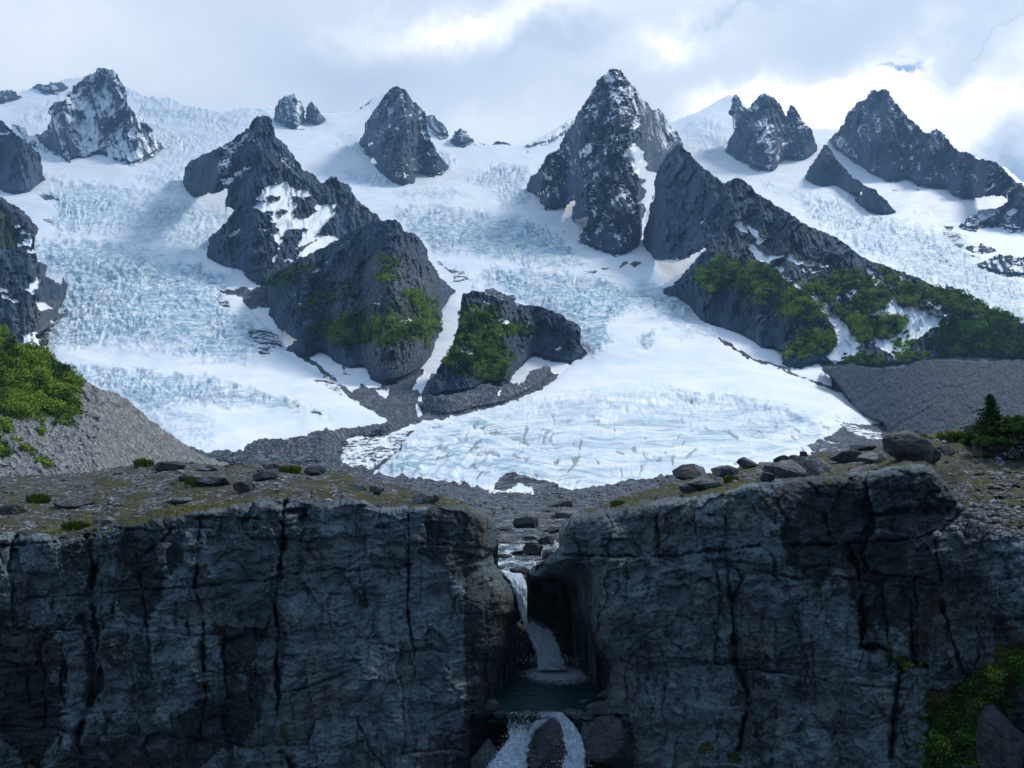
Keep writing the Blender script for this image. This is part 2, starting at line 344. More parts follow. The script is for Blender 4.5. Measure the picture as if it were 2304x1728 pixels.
# rows above the skyline fold down behind the crest
snow = np.ones_like(PX); ice = np.zeros_like(PX); green = np.zeros_like(PX); scree = np.zeros_like(PX); dirt_shade = np.zeros_like(PX); tanm = np.zeros_like(PX)
def pp(arr, poly, v, soft=1.5, jag=1.5, seed=0.): return paint(arr, PX, PY, poly, v, soft, jag, seed)
W = tr('Z 560,690 600,740 640,757 690,790 760,850 800,800 900,800 1000,830 1180,800 1290,750 1400,850 1600,800 1640,762 1700,775 1760,790 1900,740 2400,740 2400,1400 -200,1400 -200,700 60,700 100,760 160,800 300,905 450,975 700,930 830,912 760,860 690,800 640,770')
pp(snow, W, 0, 1.2, 2.5)
G_L = tr('Z 60,520 130,520 300,545 420,560 520,640 590,720 610,757 680,800 740,850 800,890 833,912 740,924 640,938 560,952 525,976 450,972 400,957 350,925 310,890 270,868 200,822 130,790 80,720 70,640 100,580')
G_C = tr('E 560,-160 900,-100 1500,-60 2000,60 F 0,170 60,300 160,430 230,480 400,570 600,640 800,730 920,780 1040,830 1100,890 1200,950 1300,1000 1200,1020 1080,1010 1000,1060 900,1130 800,1140 860,1190 500,1300 200,1340 -60,1340 E 1900,1370 1740,1400 1600,1430 1430,1440 1400,1400 1240,1465 940,1440 800,1400 600,1380 400,1365 220,1340 300,1260 400,1140 470,1070 300,1085 500,1020 700,985 950,930 1150,870 1280,800 1380,740 1460,660 1600,570 1560,500 1520,380 1330,270 1150,190 1000,90 860,60 620,-20')
G_R = tr('C 560,900 700,960 900,950 1100,1000 1300,1130 1500,1150 1700,1250 1850,1420 2100,1560 2400,1560 2400,1800 1700,1700 1300,1500 900,1300 600,1050')
pp(snow, G_L, 1, 1.0, 2.2); pp(snow, G_C, 1, 1.0, 1.6)
# snow left lying on the scree
for k, t in enumerate(('E -60,640 60,680 140,650 170,625 160,700 215,740 290,730 240,775 140,760 60,735 -60,690', 'E 215,780 300,800 310,775 290,840 240,820',
          'E 600,0 640,60 730,110 740,150 690,200 660,270 690,330 680,400 640,480 610,560 560,650 500,730 462,792 520,800 560,740 620,640 680,540 720,440 750,360 760,270 770,190 850,150 920,150 1180,240 1000,250 900,190 860,60 780,40 700,0',
          'E 500,800 530,800 515,870 505,870', 'E 490,900 520,960 500,980', 'E 1090,740 1120,690 1220,610 1230,570 1300,590 1480,640 1420,690 1380,700 1330,640 1230,670 1180,740 1150,760',
          'F 120,390 270,440 400,460 500,540 650,535 640,600 700,650 890,640 910,680 1000,720 1140,780 1130,820 980,770 800,710 600,620 400,550 230,470',
          'D 1400,180 1600,260 1740,240 1730,320 1800,400 1920,440 1850,530 1800,430 1700,370 1520,310 1420,240', 'D 1560,-100 1760,-100 1770,0 1700,140 1620,140 1500,-60', 'E 0,1120 190,1100 60,1140', 'E 0,1180 120,1200 40,1220',
          'E 250,1190 340,1180 300,1200', 'D 160,150 240,80 260,100 200,180', 'D 215,200 360,280 260,270', 'D 120,430 240,430 280,540 200,520', 'F 930,560 1000,480 1150,540 1080,620 990,630',
          'E 940,1400 1240,1465 960,1460')):
    pp(snow, t, 1, 0.8, 1.6, k * 1.3)
# rock and debris showing on the ice
for k, (t, v) in enumerate((('D 1600,430 1680,400 1780,430 1840,510 1780,530 1700,520 1620,480', .25), ('D 1660,540 1740,520 1750,580 1700,600', .25), ('D 1420,160 1470,150 1480,190 1440,190', .1),
          ('D 1400,220 1480,230 1490,270 1440,270', .2), ('A 240,970 330,960 380,1010 300,1020', .15), ('A 270,1130 350,1130 360,1170 300,1165', .3), ('A 100,520 190,600 320,700 300,720 170,620', .35), ('D 230,470 300,380 420,300 440,330 320,440 310,520 270,530', .2),
          ('E 980,1400 1080,1360 1200,1360 1290,1400 1400,1400 1340,1440 1250,1460 1150,1420 1080,1455 980,1440', .12), ('E 270,1090 450,1060 420,1130 330,1200 200,1310 0,1290 0,1170', .3),
          ('F 990,1010 1100,1030 1290,1070 1300,1120 1150,1110', .25), ('F 820,1130 900,1110 1020,1140 1100,1180 900,1200 840,1180', .15), ('B 620,1400 700,1450 820,1470 830,1530 700,1560 720,1500', .25),
          ('B 1790,1430 1850,1400 1860,1420 1800,1455', .1), ('B 1860,1420 1920,1395 1955,1410 1900,1455', .1), ('B 1560,1480 1660,1460 1650,1480', .2), ('B 1660,1450 1740,1440 1700,1470', .2), ('B 1400,1200 1470,1190 1440,1225', .3),
          ('C 1600,1010 1700,1000 1720,1010', .3), ('C 1350,950 1450,935 1590,950', .35), ('C 1370,1045 1450,1075 1620,1085 1480,1085', .4),
          ('D 1800,820 1900,870 2100,960 2212,1030 2100,990 1900,900', .45), ('D 2040,740 2100,700 2212,760 2212,860 2100,780', .3), ('E 0,640 80,720 0,700', .3),
          ('C 1690,1170 1760,1180 1740,1210', .15), ('C 1680,1190 1800,1230 1850,1310 1780,1330 1720,1270', .3), ('C 1560,1300 1900,1330 1860,1480 1650,1420', .75), ('F 230,465 400,560 620,650 900,745 1050,830 900,755 620,670 400,590 250,500', .0),
          ('E 900,130 1000,130 1140,190 1120,225 1060,210 1000,215 920,180', .15))):
    pp(snow, t, v, 0.9, 2.2, 9 + k)
# bare broken ice, plus the lower tongue blued to stand in for shade
CREV = np.zeros_like(PX)
for t, v, so_ in (('A 330,890 700,930 1000,980 1300,1060 1480,1110 1380,1180 1000,1220 700,1200 400,1220 350,1050', .75, 7), ('A 450,1000 700,960 900,1010 950,1150 700,1130', .9, 8),
           ('A 240,1320 400,1265 700,1290 1000,1400 1300,1450 1500,1520 D 1450,200 1480,300 1700,400 1830,520 1600,600 1350,620 1050,520 700,480 350,520 300,450 420,250 400,50', .92, 9),
           ('D 480,650 900,680 1400,740 1800,860 1500,900 1200,880 1000,960 850,850 600,740', .8, 5), ('D 850,860 1000,900 1300,1000 1400,1120 1100,1060 950,980', .45, 8),
           ('B 380,1080 650,1050 1000,1110 1300,1180 1500,1330 1560,1430 1330,1450 1000,1380 800,1330 600,1350 550,1250 430,1180', .95, 6), ('B 830,870 1000,780 1200,800 1230,900 1150,930 900,900', .8, 4),
           ('B 980,930 1180,900 1200,1050 1050,1060', .8, 4), ('B 350,960 700,940 850,980 600,1010', .6, 4), ('B 0,800 180,840 350,900 330,920 100,900', .6, 4), ('B 0,560 120,600 140,700 0,690', .5, 5), ('B 620,680 760,740 700,800 640,760', .6, 4),
           ('B 870,1540 1000,1460 1500,1500 2000,1590 2300,1680 E 2212,300 1900,260 1700,420 1750,500 1640,570 1570,500 1520,380 1330,270 1150,190 1000,90', 1.0, 6),
           ('E 1900,100 2212,150 F 0,170 100,400 200,460 F 60,440 E 2212,450 1900,260', .75, 10), ('E 1930,470 2020,430 2040,500 1990,545 1940,520', 1.0, 3),
           ('E 300,1340 400,1180 640,1130 860,1120 930,1150 880,1240 700,1330 500,1375', 1.0, 7), ('E 560,1060 1000,940 1700,850 2212,830 F 300,860 700,960 900,1060 900,1200 300,1330 E 1700,1400 1000,1380 700,1200', .30, 14),
           ('F 0,830 300,850 700,930 900,1050 700,1040 400,960 200,930 0,900', .75, 6), ('F 300,990 560,960 720,1000 850,1090 760,1100 560,1040', .7, 6), ('E 1600,860 2212,830 2212,960 1700,960', .55, 8),
           ('C 700,1000 1000,1010 1200,1110 1500,1180 1800,1260 1950,1450 2212,1560 F 2212,380 1700,140 C 1300,1400 1000,1220', .85, 8), ('E 560,1060 1000,940 1700,850 2212,850 F 300,880 900,1060 900,1200 0,1340 E 1300,1440 240,1340', .5, 10), ('C 520,900 780,960 900,1000 700,1010', .5, 5),  # second outline: shade on the lower tongue put into the ice colour
           ('A 820,300 1100,350 1650,420 1760,470 1640,430 1500,640 1300,700 1150,830 1000,880 1060,700 1000,560 900,430', .5, 12), ('C 0,520 200,500 290,640 200,760 60,640', .45, 8), ('A 80,480 200,430 400,330 330,420 300,520 180,560', .4, 8),
           ('A 760,1260 1300,1180 1500,1230 1480,1320 1200,1330 1000,1290', .7, 6), ('A 900,860 1190,800 1200,950 1080,950', .6, 5)):
    f = np.zeros_like(PX); pp(f, t, v, so_, so_ * .7, so_); ice = np.maximum(ice, f)
for t, v, so_ in (('D 2000,800 2212,900 2212,1030 1800,900', .55, 6), ('D 420,640 600,660 900,850 1000,1000 1300,1130 900,1000 700,800', .5, 5), ('F 0,420 300,520 700,700 1100,880 1290,1000 900,1060 500,960 0,800', .35, 10),
                  ('E 560,1080 1100,930 1800,860 2212,960 2212,1380 1300,1380 700,1250', .38, 10), ('F 0,930 900,1150 900,1200 0,1340', .36, 10), ('D 1650,620 1900,700 1800,760', .5, 5), ('F 300,990 450,1080 560,1180 480,1150', .75, 4), ('F 180,1120 300,1190 420,1250', .7, 3),
                  ('C 1500,1100 1900,1200 2212,1350 2212,1500 1800,1400', .5, 8), ('B 1100,1150 1500,1200 1560,1420 1350,1300', .45, 6), ('E 1900,200 2212,260 2212,420 1900,330', .5, 6)):
    f = np.zeros_like(PX); pp(f, t, v, so_, so_ * .5, so_ + 3); dirt_shade = np.maximum(dirt_shade, f)
scree[:] = 1.0
pp(scree, 'D 1420,160 1470,150 1480,190 1440,190', 0.2)
pp(snow, 'N 330,910 420,900 500,905 600,870 640,900 620,1030 560,1020 500,1030 440,1020 430,970 330,960', .08, 1, 2)
# relief
sc = BY / FPX
h = 2.2 * fbm(PX / 70, PY / 22, .3, 3) * sstep(500 - PY, 0, 60)
wx = 10 * fbm(PX / 40, PY / 30, 5.5, 3); wy = 6 * fbm(PX / 40, PY / 30, 8.5, 3)
cr1 = ridged((PX + wx) / 15, (PY + wy + 0.18 * (PX - 300)) / 4.6, .2, 4, .6)
cr2 = ridged((PX + wx) / 5.0, (PY + wy) / 9.0, 3.3, 4, .6)
fan = sstep(PY, 395, 430) * sstep(PX, 380, 440)                 # lengthwise cracks on the lower tongue
th = np.arctan2(PX + wx - 635, (PY - 285) * 1.9 + 40); rr_ = np.hypot((PX - 635) * .55, PY - 285)
long_ = ridged(th * 17, rr_ / 34., 6.1, 4, .55)
bands = fbm(th * 1.6, rr_ / 8.0 + .03 * wx, 15.1, 4, .6)
mixk = 0.5 + 0.5 * fbm(PX / 60, PY / 40, 9.9, 2)
cr3 = ridged((PX + 2 * wx) / 34, (PY + 2 * wy + .12 * PX) / 8.5, 19.2, 3, .5)
crx = (cr1 * mixk + cr2 * (1 - mixk)) * (.35 + 1.0 * sstep(fbm(PX / 38, PY / 20, 21.3, 3), -.45, .4)) + .8 * cr3
h += ice * snow * (1 - fan) * (3.0 * crx)
_p = lambda a, q: float(np.percentile(a[::7, ::7], q))
lines = sstep(long_, _p(long_, 80), _p(long_, 93)) * fan * snow * sstep(fbm(PX / 20, PY / 18, 14.4, 3), -.3, .05)
_r2 = ridged((PX + wx) / 30., (PY + wy * .6 + .1 * PX) / 5.5, 7.7, 4, .6)
line2 = sstep(_r2, _p(_r2, 80), _p(_r2, 93)) * snow * (1 - fan) * ice
h += fan * snow * (.9 * long_ + .5 * cr1 * ice) - 1.5 * lines - 1.0 * line2
ice = np.clip(ice + fan * snow * (.45 * sstep(bands, -.05, .5) - .1), 0, 1); dirt_shade = np.maximum(dirt_shade, fan * snow * .48 * sstep(bands, .15, .6)); dirt_shade = np.maximum(dirt_shade, 1.25 * lines); dirt_shade = np.maximum(dirt_shade, 1.0 * line2)
for lp_, am, rc in (('A 240,1320 400,1268 560,1268 700,1290 1000,1400 1300,1450 1500,1520', 5, 14), ('D 400,640 480,650 900,680 1400,740 1800,850 2000,930', 4.5, 16), ('B 360,1090 500,1055 650,1050 850,1075 1000,1105 1200,1115', 6, 12), ('B 870,1560 1000,1475 1300,1480 1700,1530 2100,1600', 4, 12),
                   ('A 330,890 700,920 1000,970 1300,1060', 3.5, 9), ('F -900,1040 -500,960 -100,870 150,840 300,860 700,950 900,1060', 5, 34), ('B 830,860 1000,775 1180,790', 3.5, 6), ('B 980,925 1190,900', 3, 8), ('E 1150,190 1330,260 1520,370 1570,490', 4, 16), ('C 900,1100 1200,1180 1500,1250 1700,1330', 3, 9), ('C 700,1010 1000,1020 1150,1090', 3, 8),
                   ('E 300,1160 640,1120 930,1140', 4.5, 14), ('A 820,400 1100,430 1500,470', 3, 10), ('D 850,860 1100,930 1400,1000', 3, 12), ('A 760,1250 1100,1200 1400,1180', 3, 7)):
    q_ = tr(lp_); yl = np.interp(PX, q_[:, 0], q_[:, 1]) + 2.5 * fbm(PX / 16, .3, am + rc, 3); e_ = sstep(PX, q_[0, 0] - 1, q_[0, 0] + 14) * sstep(PX, q_[-1, 0] + 1, q_[-1, 0] - 14); dy = PY - yl
    g_ = np.where(dy > 0, (1 - np.exp(-np.clip(dy, 0, 200) / 1.6)) * np.exp(-np.clip(dy, 0, 200) / rc), 0) * e_; h -= am * g_; ice = np.maximum(ice, .9 * sstep(g_, .25, .8) * snow * (rc < 30))
cellsY = ridged(PX / 34 + wx / 30, PY / 30, 4.4, 2)
# tall steps at the front of the tongue
front = sstep(psd(PX, PY, tr('E 240,1340 330,1200 640,1130 930,1150 1000,1300 1600,1400 600,1380')), -6, 8)
h += front * 3.6 * ridged((PX + (PY - 470) * .8) / 19, (PY) / 60., 12.2, 3, .5)
edge = psd(PX, PY, G_C); edgeL = psd(PX, PY, G_L)
h += 3.0 * (1 - np.exp(-np.clip(edge, 0, 30) / 6.)) * (PY > 300) + 2.0 * (1 - np.exp(-np.clip(edgeL, 0, 30) / 5.))
h += (1 - snow) * (1.1 * fbm(PX / 7, PY / 4, 2.7, 5, .6) + .7 * ridged(PX / 13, PY / 6, 3.7, 3)) * np.clip(sstep(PY, 0, 1), 0, 1) * (1 - .5 * sstep(PY, 500, 560))
BX, BYY, BZ = at(PX, PY, BY); BZ = BZ + h * sc
# fold down behind the skyline
cr_i = np.clip(np.round(skyline - 46).astype(int) + 0, 0, PX.shape[0] - 1)
yy = np.arange(PX.shape[0])[:, None]; dn = np.clip(cr_i[None, :] - yy, 0, None)
cx = BX[cr_i, np.arange(PX.shape[1])]; cy = BYY[cr_i, np.arange(PX.shape[1])]; cz = BZ[cr_i, np.arange(PX.shape[1])]
fold = dn > 0
BYf = np.where(fold, cy[None, :] + dn * 14., BYY); BXf = np.where(fold, cx[None, :] * BYf / cy[None, :], BX); BZf = np.where(fold, cz[None, :] - dn * 14. + np.minimum(dn, 3) * 3, BZ)
skf = fold & (dn > 60)
fc = lambda a: (a[:-1, :-1] + a[1:, 1:]) * .5
FX, FY = fc(PX), fc(PY)
inL = sdf(FX, FY, G_L) > 0; inC = (sdf(FX, FY, G_C) > 0) & ~inL; inR = (sdf(FX, FY, G_R) > 0) & ~inL & ~inC
ok = ~(skf[:-1, :-1] | skf[1:, 1:])
gnd = (sdf(FX, FY, W) > 0) & ~inL & ~inC & ~inR
AT = {'mA': (snow, ice, green), 'mB': (scree, dirt_shade, tanm)}
tag(sheet_obj('glacier', BXf, BYf, BZf, inL & ok, M_far, AT), 'left glacier tongue with blue crevassed icefield and white lower apron', 'glacier', kind='structure')
tag(sheet_obj('glacier', BXf, BYf, BZf, inC & ok, M_far, AT), 'central glacier fanning out below a blue icefall to the gravel plain', 'glacier', kind='structure')
tag(sheet_obj('glacier', BXf, BYf, BZf, inR & ok, M_far, AT), 'right glacier running down behind the shrub covered ridge', 'glacier', kind='structure')
tag(sheet_obj('snowfield', BXf, BYf, BZf, ~inL & ~inC & ~inR & ~gnd & ok, M_far, AT), kind='structure')
tag(sheet_obj('ground', BXf, BYf, BZf, gnd & ok & (FY < 560), M_mid, AT), kind='structure')
# ------------------------------------------------------------------ peaks, ridges and spurs
MASS = {}
def blocks(x, y, seed):
    """stepped facets: nearest-cell height with a tilt of its own"""
    xi = np.floor(x).astype(np.int32); yi = np.floor(y).astype(np.int32); best = np.full(x.shape, 9., np.float32); val = np.zeros(x.shape, np.float32)
    sd_ = int(seed * 13) & 255
    for a in (-1, 0, 1):
        for b in (-1, 0, 1):
            h = _perm32[_perm32[(xi + a) & 255] + ((yi + b + sd_) & 255)] & 255
            h2 = _perm32[h + 91]; h3 = _perm32[h + 33]
            dx = x - (xi + a) - h / 255.; dy = y - (yi + b) - h2 / 255.; d = dx * dx + dy * dy
            v = h3 / 255. + (h2 / 255. - .5) * dx * 1.6 + (h / 255. - .5) * dy * 1.6
            k = d < best; best = np.where(k, d, best); val = np.where(k, v, val)
    return val
def mass(name, label, cat, poly, slope=52, ridges=(), rough=1.0, snow0=0.26, paints=(), step=0.8, fwd=4.0, dirx=0.25, mat=None,
         skirt=26, jag=1.0, scree0=0.0, foot=None, kind='structure', fs=10, cell=(8, 32), gully=6.0, Yfun=None, minfront=True, green0=0.0):
    poly = tr(poly) if isinstance(poly, str) else poly
    x0, y0 = poly.min(0) - 3; x1, y1 = poly.max(0) + 3
    X, Y = grid(x0, x1, y0, y1, step); seed = x0 * .13 + y0 * .07
    sd = sdf(X, Y, poly) + jag * (0.9 * fbm(X / 3.2, Y / 3.2, seed, 3) + 1.1 * fbm(X / 9, Y / 9, seed + 3, 2))
    ins = sd > 0
    ys = Y[:, 0]
    raw = np.array([ys[c].max() if c.any() else np.nan for c in ins.T]); kk = ~np.isnan(raw); raw = smooth1(np.interp(X[0], X[0][kk], raw[kk]), int(10 / step))
    if Yfun is None or foot is None:
        ft = raw; _o = np.array([ys[c].max() if c.any() else np.nan for c in ins.T]); k = ~np.isnan(ft)
        ft = smooth1(np.interp(X[0], X[0][k], ft[k]), max(2, int(fs / step)))
    else:
        fp = tr(foot); ft = smooth1(np.interp(X[0], fp[:, 0], fp[:, 1]), int(fs / step))
    Yf = baseY(X[0], ft); _, tf = ray(X[0], ft)
    if Yfun is not None: Yf = Yfun(X[0])
    _, t = ray(X, Y); c = 1 / math.tan(math.radians(slope))
    D = Yf[None, :] * (1 - c * tf[None, :]) / np.maximum(1 - c * t, .15)
    A = {k: np.zeros_like(X) for k in 'sigcdt'}
    A['s'] += snow0; A['c'] += scree0; A['g'] += green0
    for i, q in enumerate(paints):
        ch, txt, v = q[:3]; soft = q[3] if len(q) > 3 else 1.0; jg = q[4] if len(q) > 4 else 1.6
        paint(A[ch], X, Y, txt, v, soft, jg, seed + i)
    lay_ = 1 - .8 * sstep(A['s'], .7, .95)
    pxm = D / FPX; off = np.full(X.shape, fwd)
    wpx = 5 * fbm(X / 22, Y / 22, seed + 21, 4, .6); wpy = 5 * fbm(X / 22, Y / 22, seed + 31, 4, .6)
    for pts, amp, wd in ridges:
        p = tr(pts) if isinstance(pts, str) else pts
        q = segdist(X + wpx, Y + wpy, p) / wd; off = off + amp * np.exp(-np.sqrt(q * q + .02) * 1.6)
    xs = X + dirx * Y; wx = 9 * fbm(X / 30, Y / 40, seed + 1, 3); 
    big = ridged((xs + wx) / (cell[0] * 3.2), Y / (cell[1] * 2.2), seed, 3)
    sm_ = ridged((X - dirx * .6 * Y + wx * .5) / cell[0], (Y + wx * .4) / cell[1], seed + 7, 5, .62)
    fin = fbm(X / 3.5, Y / 5., seed + 9, 4, .65)
    bl = blocks((X + .5 * wpx) / (cell[0] * 1.1), (Y + .5 * wpy + dirx * X) / (cell[0] * 1.5), seed)
    bl2 = blocks((X + wpx) / (cell[0] * 3.4), (Y + wpy + .4 * X) / (cell[1] * 1.3), seed + 5)
    off = off + rough * (gully * 1.7 * bl2 + gully * 2.4 * big + lay_ * (gully * 2.0 * sm_ + gully * 1.2 * bl + 2.2 * fin))
    hb = np.clip(raw[None, :] - Y, 0, None) if Yfun is None else 40. + 0 * Y
    D = D - (fwd + (off - fwd) * np.clip(hb / 34., .04, 1) ** .85) * pxm
    if minfront:
        b_ = baseY(X, Y); hb = np.clip(raw[None, :] - Y, 0, None); kb = sstep(hb, -1, 5); D = b_ + (D - b_) * kb; D = np.minimum(D, b_ - 1.5 * pxm * sstep(hb, -1, 3))
    if snow0 > .15: A['s'] = np.where(A['s'] < .7, np.clip(A['s'] + .34 * sstep(-sm_, -.15, .45) - .20 * sstep(sm_, .0, .5), 0, 1), A['s'])
    XX, YY, ZZ = at(X, Y, D)
    keep = ins[:-1, :-1] & ins[1:, 1:] & ins[1:, :-1] & ins[:-1, 1:]
    o = sheet_obj(name, XX, YY, ZZ, keep, mat or M_far, {'mA': (A['s'], A['i'], A['g']), 'mB': (A['c'], A['d'], A['t'])}, skirt=skirt)
    tag(o, label, cat, kind=kind)
    MASS[label] = dict(X=X, Y=Y, D=D, sd=sd, A=A, step=step)
    return o
PK = 'mountain_peak'
mass('rock_outcrop', 'small dark outcrop on the snow at the left edge of the skyline', 'outcrop', 'A -120,300 0,300 60,292 110,300 135,340 130,370 80,380 0,385 -120,380', 50, snow0=.2, gully=2, rough=.7)
mass('rock_outcrop', 'low broken outcrop on the snow skyline beside the leftmost peak', 'outcrop', 'A 175,295 250,255 330,245 400,238 435,265 420,310 370,325 290,325 230,300', 50, snow0=.33, gully=2, rough=.7)
mass(PK, 'leftmost summit, dark blocky peak veined with snow gullies', 'mountain', 'A 530,235 600,185 640,165 735,158 770,200 800,250 812,310 830,370 860,420 930,490 980,530 1000,570 1030,640 1080,675 1040,700 960,740 900,780 850,795 770,765 715,750 690,735 620,705 590,740 545,770 470,740 460,780 380,735 330,700 300,680 250,620 235,580 310,540 330,470 300,420 350,380 420,360 440,330 480,270',
     50, [('A 735,158 760,300 800,430 860,560 930,700', 14, 16), ('A 640,165 520,330 420,450 380,600', 12, 16), ('A 980,530 880,600 800,750', 6, 8)], snow0=.40,
     paints=[('s', 'A 530,400 600,380 620,480 630,600 640,680 590,740 600,640 570,560 550,470', .95, 2), ('s', 'A 420,440 500,470 560,580 520,560 440,510', .6, 3), ('s', 'A 680,260 790,240 740,330 700,360 660,300', .5, 3),
             ('s', 'A 620,600 760,620 880,540 800,680 700,740 620,700', .46, 6), ('s', 'A 690,740 830,600 850,620 720,750', .7, 2), ('s', 'A 300,520 430,560 560,620 600,740 400,740 240,600', .12, 4)])
mass('rock_ridge', 'thin snowy rock rib below the leftmost summit', 'ridge', 'A 90,520 150,530 200,590 250,650 320,690 440,740 460,780 380,740 300,705 260,690 200,670 130,600', 40, snow0=.42, gully=2, rough=.8)
mass(PK, 'larger of two close rock pinnacles on the left skyline', 'mountain', 'A 1800,370 1850,330 1900,322 1940,350 1980,400 1975,550 1920,560 1850,540 1780,520 1770,480 1790,420', 60, snow0=.4, gully=3)
mass(PK, 'smaller of two close rock pinnacles on the left skyline', 'mountain', 'A 1983,410 2000,385 2015,370 2050,400 2085,450 2110,500 2080,545 2020,540 1985,500', 60, snow0=.35, gully=2.5)
mass(PK, 'dark pyramid peak standing in the snow between the left glacier and central glacier', 'mountain', 'B 330,280 375,265 410,285 450,340 500,390 540,440 550,500 570,580 600,650 640,720 690,780 705,800 660,840 580,862 540,840 480,810 430,780 490,860 470,915 420,928 360,915 270,860 200,790 230,770 220,740 150,715 145,680 200,640 115,660 120,620 170,520 150,510 200,440 250,370 290,310',
     54, [('B 375,265 360,400 330,560 400,720 440,900', 13, 14), ('B 450,340 540,560 600,800', 7, 12)], snow0=.34, paints=[('s', 'B 290,330 400,320 420,460 340,480', .4, 5), ('s', 'B 200,560 260,570 180,650', .55, 3), ('s', 'B 120,500 260,380 300,300 260,520', .42, 5), ('s', 'B 360,600 560,600 560,760 420,700', .3, 6), ('c', 'B 230,640 460,700 480,920 250,850', .5, 8)])
mass('rock_ridge', 'short snowy rock ridge running left up to the middle pyramid peak', 'ridge', 'B 115,415 160,385 220,350 280,318 330,285 300,340 230,365 180,385', 45, snow0=.4, gully=1.5, rough=.6)
mass('rock_outcrop', 'rounded snowy knob just right of the middle pyramid peak', 'outcrop', 'B 550,465 600,465 640,490 670,530 700,570 698,605 650,605 600,590 565,560', 52, snow0=.4, gully=2)
mass(PK, 'tiny sharp tooth of rock on the snow saddle', 'mountain', 'B 705,625 730,570 760,540 785,535 805,555 830,590 860,635 840,650 800,662 750,650', 55, snow0=.25, gully=2)
mass('rock_outcrop', 'flat dark outcrop low in the middle of the snow saddle', 'outcrop', 'B 870,640 900,632 915,645 975,648 1010,622 1060,630 1105,652 1040,656 960,654', 45, snow0=.1, gully=1, rough=.5)
mass('rock_ridge', 'low snow banded ridge leading from the saddle to the tallest peak', 'ridge', 'B 1185,690 1190,665 1250,630 1300,600 1380,560 1440,520 1495,478 1500,540 1440,600 1360,650 1250,680 1200,700', 45, snow0=.45, gully=2, rough=.8)
mass(PK, 'triple toothed snowy peak between the tallest peak and the right summit', 'mountain', 'C 320,340 345,322 370,340 400,400 420,420 450,380 490,335 530,310 570,330 600,350 640,400 670,450 690,400 715,388 740,420 770,480 830,540 860,600 880,680 860,710 800,760 740,765 680,740 620,770 600,860 560,860 550,820 470,820 435,795 440,760 380,775 340,740 300,720 275,690 290,640 310,600 350,520 330,480 300,450',
     54, [('C 530,310 540,450 620,560 700,740', 9, 10), ('C 345,322 400,520 420,760', 7, 10), ('C 715,388 760,560 840,680', 6, 8)], snow0=.46, paints=[('s', 'C 440,340 620,350 660,500 460,490', .1, 5), ('s', 'C 310,560 400,480 470,600 500,720 340,740 280,690', .08, 5), ('s', 'C 700,600 820,620 860,690 760,740 690,700', .1, 5),
             ('s', 'C 480,500 560,490 600,620 540,700 500,650', .75, 6), ('s', 'C 540,700 640,640 820,720 740,765 640,760', .6, 5)])
mass(PK, 'broad grey right summit with a smooth slab face and jagged right skyline', 'mountain', 'C 1130,370 1180,350 1220,300 1250,292 1300,288 1340,310 1370,360 1410,410 1460,470 1520,520 1570,570 1600,572 1610,545 1640,540 1680,570 1740,640 1790,690 1840,690 1900,730 1960,745 2040,760 2100,830 2160,880 2300,960 2500,1060 2500,1240 2300,1210 2110,1205 2050,1185 1930,1190 1950,1150 2040,1060 2140,985 2080,990 1950,985 1850,1010 1740,990 1730,925 1650,945 1520,925 1450,875 1400,890 1320,905 1290,865 1220,860 1150,800 1100,770 1010,700 950,640 960,600 1010,560 1040,520 1060,460',
     56, [('C 1300,288 1330,450 1300,600 1380,880', 8, 16), ('C 1250,292 1120,470 1100,700', 9, 14), ('C 1460,470 1500,650 1560,900', 9, 14), ('C 1840,690 1790,850 1760,980', 8, 14)], snow0=.27, rough=.85,
     paints=[('t', 'C 1200,420 1420,430 1460,650 1260,700', .5, 10), ('s', 'C 950,620 1040,600 1120,700 1150,800 1060,760 980,690', .62, 4), ('s', 'C 1700,1010 1900,1000 2140,985 2000,1080 1930,1100 1880,1080', .95, 2), ('s', 'C 2090,1110 2140,1060 2200,1060 2130,1110', .9, 1)])
mass('rock_ridge', 'narrow dark rock fin standing in snow before the right summit', 'ridge', 'C 910,660 930,648 960,680 1000,740 1060,810 1110,860 1180,910 1240,935 1300,990 1350,1040 1380,1080 1340,1110 1280,1118 1200,1080 1150,1040 1100,1010 1160,960 1080,970 1010,955 1020,920 920,940 850,930 800,900 788,850 820,800 870,720',
     52, [('C 930,648 940,780 1100,900 1340,1090', 10, 10)], snow0=.04, gully=3.5)
mass('rock_outcrop', 'dark ice worn slabs with snow patches at the right picture edge', 'outcrop', 'C 1890,1430 1990,1380 2060,1360 2140,1370 2400,1340 2400,1520 2212,1515 2080,1500 1960,1480', 40, snow0=.24, gully=2.5, scree0=.3)
mass('rock_outcrop', 'sloping rock slab with snow lines beside the right glacier', 'outcrop', 'C 1830,1310 1900,1290 2020,1320 2060,1350 1980,1370 1860,1360', 35, snow0=.28, gully=1.5, rough=.6)
mass('rock_outcrop', 'dark snow streaked slabs under the right summit at the right picture edge', 'outcrop', 'C 1785,1175 1850,1110 1960,1060 2060,1060 2150,1000 2400,1000 2400,1210 2130,1210 2060,1190 1950,1170 1900,1210 1830,1200', 40, snow0=.3, gully=2.5, fwd=7)
